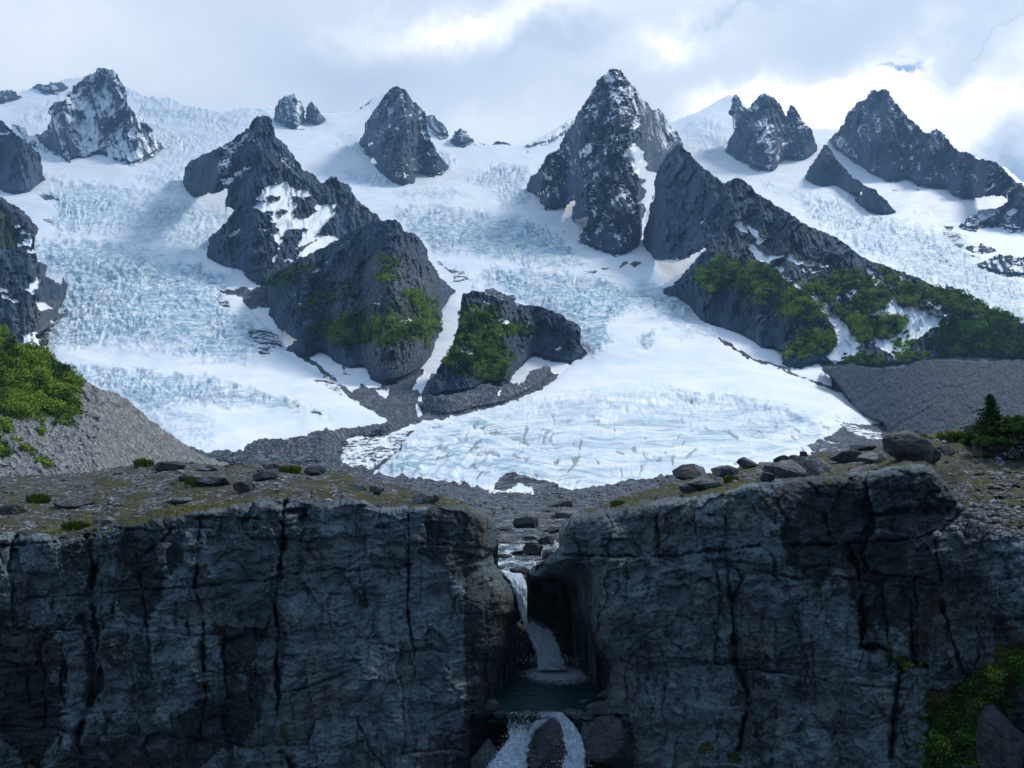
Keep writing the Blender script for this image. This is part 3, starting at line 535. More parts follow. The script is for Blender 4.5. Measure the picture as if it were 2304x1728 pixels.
# tall central-right pyramid
mass(PK, 'tallest peak, steep dark pyramid with a snow dusted right face', 'mountain', 'B 1715,190 1740,155 1760,148 1810,170 1850,225 1900,280 1960,350 2030,420 2060,415 2085,440 2110,480 2150,530 2200,610 2212,660 2180,700 2100,760 2060,820 2040,900 2030,1000 1990,1100 1970,1200 1940,1310 1880,1340 1775,1380 1720,1355 1650,1360 1640,1320 1560,1310 1520,1260 1560,1220 1610,1110 1560,1125 1485,1140 1490,1090 1520,1010 1440,1050 1320,1075 1280,1060 1285,1000 1310,955 1205,970 1195,930 1210,880 1280,800 1330,720 1390,690 1440,610 1500,500 1550,400 1620,310 1650,240 1690,200',
     55, [('B 1760,148 1740,300 1790,480 1780,640 1700,800 1640,1000 1600,1250', 22, 26), ('B 1740,350 1600,560 1450,760 1300,900', 9, 14), ('B 1790,480 1950,600 2090,710', 14, 10), ('B 1860,700 1960,860 1970,1100 1880,1300', 12, 12), ('B 1640,640 1500,900 1340,1040', 9, 12)], snow0=.2, step=.7,
     paints=[('s', 'B 1700,170 1760,150 1850,225 1960,350 2030,420 2085,440 2200,610 2212,690 2100,720 1960,600 1800,460 1730,350 1700,270', .56, 4), ('s', 'B 1850,400 1990,430 2120,600 2060,660 1900,540', .44, 8), ('s', 'B 1560,400 1740,350 1690,380 1600,440', .42, 4),
             ('s', 'B 1430,780 1560,680 1700,620 1640,700 1480,810', .5, 5), ('s', 'B 1830,680 1900,655 1980,690 1960,740 2000,830 2040,830 2040,900 2020,1010 1980,1110 1965,1220 1955,1300 1945,1300 1950,1150 1970,1060 1920,1020 1970,960 1960,880 1900,830 1860,740', .98, 1.2), ('s', 'B 1730,1010 1800,980 1750,1025', .8, 2), ('s', 'B 1610,870 1660,840 1630,880', .6, 3)])
# the long ridge falling right from it
mass('mountain_ridge', 'long dark ridge with alder thickets and snow ribbons falling to the right', 'ridge', 'B 2212,650 C 0,660 50,710 140,800 200,850 265,895 310,875 360,862 430,900 480,960 520,985 560,1010 620,1050 700,1090 760,1140 830,1180 920,1210 1000,1250 1080,1310 1160,1370 1240,1410 1400,1460 1550,1520 1700,1600 F 1700,100 1900,220 2212,370 2500,500 2500,640 2212,610 2000,600 1700,600 1500,640 1300,650 1100,660 1000,640 900,640 700,655 640,630 650,540 560,545 500,540 430,470 330,440 230,400 120,370 60,280 0,230 E 2130,190 2050,150 B 2050,1590 2100,1540 2212,1480 C 150,1320 60,1370 -30,1420 B 2050,1415 2020,1380 1990,1340 1950,1290 1960,1200 1990,1120 2000,1040 2030,980 2030,880 2050,800 2090,740 2130,690 2180,650',
     44, [('C 360,862 330,1000 320,1150 280,1250 160,1400 -20,1560', 26, 26), ('B 2200,650 2100,900 2060,1250', 14, 16), ('C 700,1090 800,1250 1160,1450', 10, 16), ('K 1050,480 1500,700 2000,1100 2100,1400', 14, 12), ('F 1500,250 1900,420 2212,560', 8, 12)], snow0=.02, step=.7, gully=5,
     foot='P 540,240 620,240 640,255 660,262 690,300 720,325 760,355 800,372 860,372 920,366 1024,362 1100,362', mat=M_mid,
     paints=[('c', 'C 200,1300 400,1130 560,1200 900,1400 1200,1450 1700,1600 F 1700,200 1500,640 1000,640 900,350 700,150 300,60', .8, 10), ('g', 'F 0,0 300,-200 700,0 1200,-40 1700,100 2300,400 2300,620 1500,620 1000,600 600,600 500,300 100,250', .38, 10), ('g', 'C 250,1200 1000,1250 1200,1400 600,1300', .3, 8),
             ('s', 'C -30,1390 60,1370 150,1320 60,1420 0,1480 -60,1560 B 2040,1590 2000,1560 1990,1400', .98, 1), ('s', 'K 1015,110 1110,62 1120,120 1155,205 1080,190', .98, .8), ('s', 'K 1175,140 1290,170 1270,230 1335,280 1280,340 1240,250 1200,190', .98, .8),
             ('s', 'K 1180,335 1240,330 1270,390 1380,430 1500,450 1610,430 1700,490 1850,500 2040,575 1950,575 1780,560 1680,530 1560,490 1400,490 1400,535 1270,520 1220,420', .98, .8), ('s', 'K 1440,560 1560,580 1530,640 1620,700 1720,760 1720,800 1620,760 1540,690 1480,600', .98, .8),
             ('s', 'K 1780,810 1850,850 1990,960 2060,1060 2130,1120 2212,1200 F 1010,330 1100,440 1160,530 1060,600 990,630 930,580 980,520 1010,470 960,340 850,210 760,140', .98, .8), ('s', 'K 650,110 720,60 760,30 690,80', .9, .7), ('s', 'K 1740,610 1980,610 1900,640 1800,650', .8, 1),
             ('s', 'F 1200,0 1230,40 1270,90 1250,110 1215,60', .95, .8), ('s', 'F 980,60 1080,110 1080,130 1000,90', .95, .8), ('s', 'F 980,180 1100,150 1200,150 1100,220 1000,220', .7, 2), ('s', 'F 1180,310 1330,240 1350,180 1380,220 1500,260 1620,310 1750,320 1700,370 1600,400 1530,460 1470,520 1380,600 1340,560 1220,490 1250,470 1380,450 1440,380 1420,300 1330,320', .93, 1.5),
             ('s', 'F 1550,210 1650,240 1760,250 1640,270', .8, 1), ('s', 'F 1950,390 2080,420 2080,435 1960,410', .8, 1), ('s', 'F 1300,50 1420,70 1450,100 1320,80', .8, 1), ('t', 'K 900,230 1250,250 1250,520 950,430', .8, 5), ('c', 'K 900,200 1300,250 1260,540 950,440', .9, 4)])
# left-of-centre mountain: upper pyramid and lower knoll
mass(PK, 'stepped dark peak with a snow apron left of centre', 'mountain', 'A 1640,480 1690,455 1740,455 1765,500 1785,590 1840,640 1900,710 1950,790 N 840,90 930,130 985,185 1020,150 1070,145 1180,220 1200,280 1290,350 1400,440 1480,430 1500,540 1100,640 900,760 650,890 500,900 530,860 430,800 650,745 560,790 480,800 400,770 330,780 270,730 200,690 190,580 230,540 300,480 380,370 320,345 330,250 340,225 250,260 190,270 110,285 60,235 30,185 50,90 A 1230,750 1300,720 1400,675 1430,660 1500,620 1560,570 1610,540',
     50, [('A 1700,455 1640,650 1500,760 1480,900', 10, 12), ('N 640,60 780,120 980,200 1100,170 1250,380', 12, 12), ('N 530,180 450,350 520,480 430,780', 14, 14), ('A 1420,680 1400,900', 8, 8), ('N 1080,150 1120,300 1000,520', 6, 10)], snow0=.05, step=.7, gully=4.5,
     paints=[('s', 'A 1420,680 1640,560 1640,620 1500,720 1500,800 1420,900', .42, 5), ('s', 'A 1400,890 1600,790 1640,790 1450,920', .5, 3), ('s', 'A 1780,700 1900,740 1940,800 1850,800', .3, 5),
             ('s', 'N 590,210 740,170 800,240 860,240 930,250 860,290 950,320 1070,335 1040,420 960,530 1000,545 1120,550 1050,600 850,690 740,745 800,690 870,620 940,570 820,620 730,710 790,640 830,540 880,500 740,500 700,560 720,580 640,745 690,610 660,570 640,540 720,510 640,460 610,450 630,420 600,380 500,350 590,310 520,290', .97, 1),
             ('s', 'N 610,280 690,275 680,305 620,300', .05, 1), ('s', 'N 760,270 840,290 900,290 950,310 920,350 950,380 880,420 800,410 780,390 820,330', .03, 1), ('s', 'N 660,390 700,365 745,380 700,415', .03, 1), ('s', 'N 600,385 650,375 640,400', .05, 1), ('s', 'N 740,510 870,495 830,580 760,690 660,740 700,600', .05, 1),
             ('s', 'N 340,540 420,500 350,570', .97, 1), ('s', 'N 520,490 600,500 600,510', .9, 1), ('s', 'N 340,780 420,770 400,790', .9, 1), ('t', 'N 1100,290 1290,350 1400,440 1300,460', .6, 4), ('c', 'N 450,460 700,480 640,720 300,700', .4, 8)], mat=M_far)
mass('mountain_spur', 'shrubby rock spur descending between the left glacier and central glacier', 'ridge', 'N 1400,440 1480,425 1510,460 1540,510 1610,520 1660,580 1695,640 1700,700 1740,760 1790,830 1850,880 1880,920 1850,960 1800,1040 1790,1130 1800,1180 1750,1270 1720,1380 1680,1430 1600,1500 1500,1540 1400,1560 1330,1530 1290,1500 1280,1420 1210,1460 1100,1440 1000,1340 960,1330 880,1390 730,1320 800,1250 680,1170 640,1110 610,1080 620,1030 610,950 600,880 590,830 700,770 900,660 1120,560 1200,490 1300,450',
     46, [('N 1480,425 1500,620 1440,800 1480,1000 1500,1300 1450,1540', 22, 24), ('N 1300,450 1000,750 700,900 640,1050', 10, 14), ('N 1100,900 1000,1150 880,1380', 9, 12)], snow0=.0, step=.7, gully=4.5, mat=M_mid, foot='P 225,305 260,310 270,335 295,352 330,365 360,382 385,388 420,375 440,350 455,310 475,300',
     paints=[('c', 'N 1100,700 1500,600 1790,850 1800,1180 1600,1500 1300,1500 1000,1100', .6, 10), ('t', 'N 1500,560 1800,850 1780,1000 1560,800', .4, 8), ('g', 'N 600,830 1000,680 1050,720 760,860 650,890', .55, 5), ('g', 'N 780,1040 1000,900 1200,880 1250,950 1000,1060 800,1110', .52, 6), ('g', 'N 1360,680 1500,720 1520,820 1450,860 1380,840', .58, 5), ('g', 'N 1300,1000 1650,900 1790,1000 1750,1250 1400,1300 1000,1260 1050,1120', .55, 8), ('g', 'N 1520,560 1600,680 1640,760 1540,640', .3, 5),
             ('s', 'N 900,800 1020,715 960,780', .9, .8), ('s', 'N 815,1010 865,985 840,1010', .95, .8), ('s', 'N 910,960 990,910 930,960', .85, 1), ('s', 'N 1335,1005 1390,990 1370,1005', .95, .8), ('s', 'N 1470,1130 1560,1100 1630,1120 1560,1130', .6, 1.5), ('s', 'N 780,950 830,920 800,950', .8, 1), ('s', 'N 610,1010 620,960 630,1000', .5, 1)])
mass('rock_knoll', 'green topped rock knoll beside the blue icefall', 'outcrop', 'E 770,270 780,180 850,150 920,165 1000,200 1180,245 1300,260 1380,290 1440,320 1500,350 1550,390 1550,460 1540,500 1600,560 1560,600 1480,640 1400,620 1310,600 1300,580 1230,570 1220,610 1120,690 1090,740 1040,760 950,760 850,820 740,830 640,840 600,860 560,820 590,720 640,640 700,540 740,440 760,360',
     50, [('E 850,150 800,400 760,600 700,820', 8, 16), ('E 1210,250 1230,400 1220,600', 9, 10), ('E 1540,420 1420,520 1400,620', 8, 6)], snow0=.0, step=.6, gully=4.5, mat=M_mid,
     paints=[('g', 'E 780,240 1000,280 1200,380 1220,440 1080,460 1100,600 1080,740 900,740 700,720 640,640 740,440', .62, 5), ('s', 'E 935,325 1010,325 1100,360 1060,368 940,345', .95, .8), ('s', 'E 775,540 850,535 855,570 790,560', .95, .8), ('s', 'E 830,270 890,265 850,285', .8, .8), ('s', 'E 1195,340 1210,340 1215,390 1230,470 1210,440', .6, 1), ('s', 'E 1000,250 1180,240 960,270 900,200', .4, 2), ('t', 'E 960,250 1210,290 1200,340 1000,310', .5, 4), ('s', 'E 1350,550 1420,520 1430,530', .9, .8)])
mass('scree_fan', 'dark gravel fan spilling from the green topped knoll', 'scree', 'E 520,900 560,830 600,840 740,830 900,760 1000,760 1060,790 1100,760 1180,740 1230,670 1330,640 1390,700 1280,790 1150,860 950,920 700,970 540,960', 38, snow0=.0, step=.8, gully=.8, rough=.3, scree0=1, mat=M_mid, fwd=1, fs=14,
     paints=[('s', 'E 1010,810 1030,810 1030,840 1015,840', .9, 1), ('s', 'E 900,880 1000,860 1200,760 1400,680 1180,830', .22, 4)])
mass('rock_buttress', 'smooth grey rock buttress at the left picture edge', 'outcrop', 'A -300,480 0,485 40,510 80,550 140,590 200,660 250,700 275,760 290,830 300,880 240,940 160,970 70,978 0,950 -300,900', 60, [('A 60,500 180,700 200,940', 9, 14)], snow0=.02, gully=4, paints=[('s', 'A 0,570 85,565 60,580 0,590', .95, 1)])
mass('mountain_slope', 'mossy boulder strewn slope at the left edge above the left glacier', 'slope', 'A -400,900 0,980 60,1020 130,1060 190,1110 250,1190 240,1240 210,1250 200,1310 230,1330 250,1400 310,1430 300,1500 400,1560 D 410,60 440,110 420,220 370,280 400,320 360,370 260,430 230,440 280,540 300,600 200,640 -400,700',
     42, [('A 0,980 180,1180 240,1300 D 260,60 420,200', 12, 14)], snow0=.0, step=.8, gully=4, mat=M_mid, scree0=.4, foot='P -60,380 0,375 20,370 40,352 60,318 70,300 100,290',
     paints=[('g', 'A -100,1040 60,1060 150,1180 130,1330 -100,1360', .6, 8), ('t', 'A 100,1060 240,1200 200,1240 100,1150', .5, 5), ('s', 'A 100,1160 160,1190 190,1250 130,1220', .5, 3), ('s', 'A 200,1250 250,1290 180,1310 120,1300', .9, 1), ('s', 'D 155,150 240,80 265,85 215,180', .97, .8), ('s', 'D 215,200 280,230 365,285 260,275', .97, .8), ('s', 'D -20,130 50,140 50,160 0,160', .97, .8), ('s', 'D 0,170 60,200 140,225 100,232 20,200', .97, .8),
             ('s', 'D 120,435 240,430 280,540 200,520', .97, .8), ('s', 'A 170,1330 220,1320 230,1345 180,1345', .95, .8), ('s', 'D 280,400 320,390 300,415', .9, .8), ('s', 'D 330,350 375,360 340,375', .9, .8), ('c', 'D 100,240 400,230 300,500 100,430', .9, 5)])
# ---- moraines
def yconst(pts):
    p = np.array(pts, float); return lambda x: np.interp(x, p[:, 0], p[:, 1])
mass('moraine', 'grey gravel moraine wall on the right, darkened for shade', 'moraine', 'F 900,665 1000,640 1100,630 1200,650 1300,660 1450,640 1550,605 1650,597 1800,610 1950,615 2100,605 2212,600 2600,590 2600,1300 2212,1300 1300,1300 1100,1180 1300,1110 1320,1060 1290,1000 1180,960 1090,880 1030,810 980,750 940,705',
     33, (), snow0=0, step=.8, gully=1.2, rough=.5, scree0=1.0, mat=M_shade_grav, dirx=1.6, cell=(5, 22), foot='P 760,366 800,380 840,402 880,430 920,450 980,462 1150,470', fwd=2, fs=34, Yfun=lambda x: smooth1(baseY(x, np.interp(x, [760, 800, 840, 880, 920, 980, 1150], [366, 380, 402, 430, 450, 462, 470])), 60))
mass('moraine', 'sunlit grey gravel moraine slope on the left below the green thicket', 'moraine', 'M -500,100 0,120 100,180 200,220 300,240 450,300 600,400 770,560 830,600 900,620 1000,690 1100,730 1200,740 1300,800 1400,880 D 940,960 1040,1040 1150,1110 1240,1180 1350,1230 1500,1280 1500,1400 0,1500 -400,1500',
     36, [('M 0,120 600,420 900,620 1300,800', 10, 14), ('M 900,620 800,1100 600,1500', 7, 22)], snow0=0, step=.7, gully=1.4, rough=.7, scree0=1.0, mat=terrain_mat('sunlit_gravel', 4.5, (0.10, 0.105, 0.11), (0.30, 0.30, 0.30), scr=((0.05, 0.055, 0.06), (0.19, 0.20, 0.205), (0.42, 0.42, 0.42))), dirx=-.9, cell=(6, 18), Yfun=yconst([(-60, 190), (0, 190), (100, 215), (190, 300), (230, 340)]), foot='P -60,476 100,478 190,476 240,474', minfront=False, fwd=0,  # scree copy lightened: sunlight on this slope put into its colour
     paints=[('g', 'M 0,1050 120,1060 120,1180 0,1240', .8, 3), ('g', 'M 360,1100 440,1140 460,1210 400,1200', .75, 3), ('g', 'M 540,1000 700,1000 640,1100', .6, 4), ('g', 'M 150,1240 330,1330 540,1480 520,1560 350,1440', .6, 4), ('g', 'M 0,1240 120,1290 180,1380 100,1450 0,1400', .7, 4), ('g', 'M 0,150 500,300 800,650 850,1000 0,1060', .7, 6), ('t', 'M 400,1200 560,1300 700,1340 600,1360 460,1280', .6, 5), ('g', 'M 480,1240 640,1330 600,1350', .5, 4)])
mass('moraine', 'low grey gravel ridge in front of the left glacier toe', 'moraine', 'D 1560,1210 1600,1150 1700,1110 1850,1115 1950,1100 2050,1060 2212,1040 E 100,1045 300,1030 480,1000 400,1060 300,1085 180,1095 60,1130 0,1140 D 2212,1200 2100,1280 1900,1300 1500,1300 1300,1260 1400,1215', 26, snow0=0, step=.8, gully=1.0, rough=.7, scree0=1, mat=M_mid, fwd=2)
# ------------------------------------------------------------------ the gorge: two cliffs with stony mossy tops
def cliff_mat(name, s, moss=((0.014, 0.02, 0.006), (0.06, 0.07, 0.011), (0.17, 0.14, 0.025)), dark=(0.022, 0.035, 0.046), light=(0.135, 0.182, 0.20)):
    m = bpy.data.materials.new(name); m.use_nodes = True; T = NT(m.node_tree); T.n.clear()
    o = T.new('ShaderNodeOutputMaterial'); b = T.new('ShaderNodeBsdfPrincipled'); T.l.new(b.outputs[0], o.inputs[0])
    geo = T.new('ShaderNodeNewGeometry'); P = T.vm('SCALE', geo.outputs['Position'], sc=1.0 / s)
    a1 = T.new('ShaderNodeVertexColor', layer_name='mA'); a2 = T.new('ShaderNodeVertexColor', layer_name='mB')
    A = T.new('ShaderNodeSeparateColor'); T.l.new(a1.outputs[0], A.inputs[0]); B = T.new('ShaderNodeSeparateColor'); T.l.new(a2.outputs[0], B.inputs[0])
    topm, wet, green = A.outputs[0], A.outputs[1], A.outputs[2]; scree, dirt_shade, tan = B.outputs[0], B.outputs[1], B.outputs[2]
    big = T.noise(P, 0.45, 6, 0.6, 0.4); med = T.noise(P, 2.0, 8, 0.68, 0.3); fine = T.noise(P, 9.0, 6, 0.7)
    lay = T.noise(T.mapv(P, (0.5, 0.5, 3.2), (0.0, 0.16, 0)), 1.5, 8, 0.66, 0.7)
    ver = T.noise(T.mapv(P, (2.2, 2.2, 0.16)), 1.4, 6, 0.62, 0.3)
    val = T.m('ADD', T.m('MULTIPLY', med, 0.36), T.m('ADD', T.m('MULTIPLY', lay, 0.34), T.m('MULTIPLY', fine, 0.30)))
    val = T.ss(val, 0.36, 0.66, interp='LINEAR')
    col = T.mix(val, dark, light)
    pan = T.new('ShaderNodeSeparateColor'); T.l.new(T.voro(T.vm('ADD', T.mapv(P, (1, 1, 0.6)), T.vm('SCALE', T.noise(P, 0.7, 4, 0.6, color=True), sc=1.1)), 0.34, 'F1', 'Color'), pan.inputs[0])
    col = T.mix(1.0, col, T.ss(pan.outputs[0], 0.1, 0.9, 0.45, 1.7), 'MULTIPLY')
    col = T.mix(T.m('MULTIPLY', T.ss(big, 0.50, 0.66), 0.45), col, (0.13, 0.115, 0.085))
    col = T.mix(T.m('MULTIPLY', T.ss(ver, 0.52, 0.68), 0.72), col, (0.012, 0.018, 0.026))
    col = T.mix(T.m('MULTIPLY', T.ss(T.noise(T.mapv(P, (3, 3, 0.35)), 1.7, 6, 0.6), 0.62, 0.72), 0.4), col, (0.20, 0.21, 0.21))
    crk = T.voro(T.vm('ADD', T.mapv(P, (0.5, 0.5, 0.8)), T.vm('SCALE', T.noise(P, 1.4, 5, 0.6, color=True), sc=0.6)), 1.1, 'DISTANCE_TO_EDGE')
    col = T.mix(T.m('MULTIPLY', T.ss(crk, 0.014, 0.0), 0.6), col, (0.006, 0.008, 0.01))
    # tops: lichen-grey slabs and small stones with heath and moss between them
    vc = T.voro(T.vm('ADD', T.mapv(P, (1.0, 0.8, 2.0)), T.vm('SCALE', T.noise(P, 3.0, 4, 0.6, color=True), sc=0.25)), 2.6, 'F1', 'Color')
    vs = T.new('ShaderNodeSeparateColor'); T.l.new(vc, vs.inputs[0])
    ve = T.voro(T.vm('ADD', T.mapv(P, (1.0, 0.8, 2.0)), T.vm('SCALE', T.noise(P, 3.0, 4, 0.6, color=True), sc=0.25)), 2.6, 'DISTANCE_TO_EDGE')
    stone = T.ramp(T.m('ADD', T.m('MULTIPLY', vs.outputs[0], 0.6), T.m('MULTIPLY', fine, 0.4)), [(0.2, (0.055, 0.06, 0.06)), (0.55, (0.14, 0.15, 0.16)), (0.85, (0.34, 0.34, 0.38))])
    stone = T.mix(T.ss(ve, 0.10, 0.02), stone, (0.035, 0.035, 0.025))
    col = T.mix(T.ss(T.m('ADD', topm, T.m('MULTIPLY', T.m('SUBTRACT', med, 0.5), 0.8)), 0.4, 0.6), col, stone)
    gm = T.ss(T.m('ADD', green, T.m('MULTIPLY', T.m('SUBTRACT', T.m('ADD', T.m('MULTIPLY', med, .6), T.m('MULTIPLY', fine, .4)), 0.5), 2.4)), 0.46, 0.60)
    gc = T.ramp(T.m('ADD', T.m('MULTIPLY', fine, .5), T.m('MULTIPLY', big, .5)), [(0.3, moss[0]), (0.5, moss[1]), (0.66, moss[2])])
    col = T.mix(gm, col, gc)
    col = T.mix(T.m('MULTIPLY', dirt_shade, T.ss(T.m('ADD', med, T.m('MULTIPLY', dirt_shade, .3)), 0.45, 0.7)), col, (0.006, 0.008, 0.011))
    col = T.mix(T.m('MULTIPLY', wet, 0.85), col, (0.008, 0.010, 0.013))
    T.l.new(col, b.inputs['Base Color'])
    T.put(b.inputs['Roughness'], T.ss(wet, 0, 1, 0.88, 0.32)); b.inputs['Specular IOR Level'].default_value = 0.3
    h = T.m('ADD', T.m('MULTIPLY', med, 0.34), T.m('ADD', T.m('MULTIPLY', lay, 0.34), T.m('ADD', T.m('MULTIPLY', fine, 0.20), T.m('MULTIPLY', T.ss(crk, 0, 0.05), 0.22))))
    h = T.m('ADD', h, T.m('MULTIPLY', T.m('MULTIPLY', T.ss(ve, 0, 0.2), topm), 0.4)); h = T.m('ADD', h, T.m('MULTIPLY', gm, T.m('MULTIPLY', T.noise(P, 22, 3, .7), 0.25)))
    T.l.new(T.bump(h, 1.0, s * 0.38), b.inputs['Normal'])
    return m
M_cliff = cliff_mat('gorge_rock', 1.25)

def brick_relief(X, Y, seed, wx_, wy_, amp, groove):
    """jointed rock: tilted blocks with open joints between them"""
    u = (X + 10 * fbm(X / 60, Y / 50, seed, 3)) / wx_; v = (Y + 7 * fbm(X / 70, Y / 40, seed + 2, 3) - .06 * X) / wy_
    r = np.floor(v).astype(np.int32); u = u + ((_perm32[(r + 40) & 255] / 255.) * .9); c = np.floor(u).astype(np.int32)
    h = _perm32[_perm32[(c + int(seed * 7)) & 255] + (r & 255)] & 255; h2 = _perm32[h + 57]; h3 = _perm32[h + 101]
    fu = u - c; fv = v - r
    off = (h / 255. - .5) + (h2 / 255. - .5) * (fu - .5) * .9 + (h3 / 255. - .5) * (fv - .5) * .9
    e = np.minimum(np.minimum(fu, 1 - fu) * wx_, np.minimum(fv, 1 - fv) * wy_)
    brk = sstep(fbm(X / 40, Y / 40, seed + 5, 3), -.35, .2)
    return -amp * off + groove * np.exp(-(e / 1.7) ** 2) * brk
SURF = {}
def cliff(name, label, poly, x0, x1, y0, y1, lip, back, face, lean, cracks, paints, edge_line, edge_amt, seed, extra=None):
    X, Y = grid(x0, x1, y0, y1, 1.0); poly = tr(poly)
    sd = sdf(X, Y, poly) + .8 * fbm(X / 4, Y / 4, seed, 3) + 1.5 * fbm(X / 14, Y / 10, seed + 1, 3)
    lp = tr(lip); bk = tr(back); L = np.interp(X[0], lp[:, 0], lp[:, 1]) + 1.6 * fbm(X[0] / 12, 0.2, seed + .4, 4); S = np.interp(X[0], bk[:, 0], bk[:, 1])
    fcx = np.interp(X[0], *np.array(face).T[:2]); bcx = np.interp(X[0], *np.array(face).T[[0, 2]])
    up = L[None, :] - Y; span = np.maximum(L - S, 3)[None, :]
    t = np.clip(np.log1p(np.exp(np.clip(up / 2.5, -30, 30))) * 2.5 / span, 0, 1.15)
    Df = fcx[None, :] - lean * np.clip(-up, 0, None) / 100.
    D = 1 / ((1 - t) / Df + t / bcx[None, :])
    top = sstep(up, -1, 5); fw = 1 - top
    rel = brick_relief(X, Y, seed + 3, 88, 104, .9, .22) + brick_relief(X, Y, seed + 9, 31, 44, .34, .10) + .34 * blocks((X + 8 * fbm(X / 30, Y / 30, seed + 40, 3)) / 24, (Y + 8 * fbm(X / 30, Y / 30, seed + 41, 3)) / 34, seed)
    rel += .26 * sstep(fbm(X / 60, Y / 50, seed + 60, 2), -.2, .4) * ridged((X + 9 * fbm(X / 50, Y / 30, seed + 7, 3)) / 60, (Y + .22 * X) / 11, seed + 4, 4, .55) * -1
    rel += -.18 * fbm(X / 8, Y / 8, seed + 5, 4, .6) - .9 * fbm(X / 70, Y / 80, seed + 6, 3)
    D += rel * fw
    tp = -.35 * fbm(X / 13, Y / 4.5, seed + 8, 4, .6) - .22 * ridged(X / 22, Y / 7., seed + 12, 3)
    D += top * tp * np.clip(D / 42., 1, 2) * 1.2
    dirt_shade = np.zeros_like(X)
    for pts, dep, wd in cracks:
        q = segdist(X + 1.5 * fbm(X / 16, Y / 16, seed + 14, 4, .6), Y + 1.3 * fbm(X / 16, Y / 16, seed + 15, 4, .6), tr(pts)) / (wd * (.28 + .62 * sstep(fbm(X / 17, Y / 17, seed + 44 + wd, 3), -.4, .5)))
        brk = sstep(fbm(X / 26, Y / 26, seed + len(pts), 3), -.5, .15) * (1 if wd < 4 else .75) + (0 if wd < 4 else .25)
        D += (.6 if wd < 4 else .8) * dep * np.exp(-q * q * 1.3) * sstep(up, 6, -4) * brk; dirt_shade = np.maximum(dirt_shade, .62 * np.exp(-q * q * 1.3) * brk)
    ed = segdist(X, Y, tr(edge_line)); D += edge_amt * np.exp(-(ed / 13.) ** 1.0)
    if extra is not None: D = extra(X, Y, D)
    A = {k: np.zeros_like(X) for k in 'twgcdn'}; A['t'] = top * 1.0; A['d'] = dirt_shade; A['c'] += top
    A['g'] = top * (.46 + .42 * fbm(X / 30, Y / 8, seed + 16, 4)) + .02
    for i, q in enumerate(paints): paint(A[q[0]], X, Y, q[1], q[2], q[3], q[3] * .9, seed + i)
    XX, YY, ZZ = at(X, Y, D); ZZ = ZZ + 0
    ins = sd > 0; keep = ins[:-1, :-1] & ins[1:, 1:] & ins[1:, :-1] & ins[:-1, 1:]
    o = sheet_obj(name, XX, YY, ZZ, keep, M_cliff, {'mA': (A['t'], A['w'], A['g']), 'mB': (A['c'], A['d'], A['n'])}, skirt=90)
    tag(o, label, 'cliff', kind='structure'); SURF[seed] = (X, Y, D, A, ins); return o
LB = 'G -900,170 0,160 100,152 290,150 420,140 540,125 640,112 780,100 830,88 870,85 960,86 1100,100 1250,96 1400,85 1480,92 1550,110 1650,118 1750,140 H 60,160 120,170 200,190 300,215 420,245 520,262 600,280 660,303 740,335 790,375'
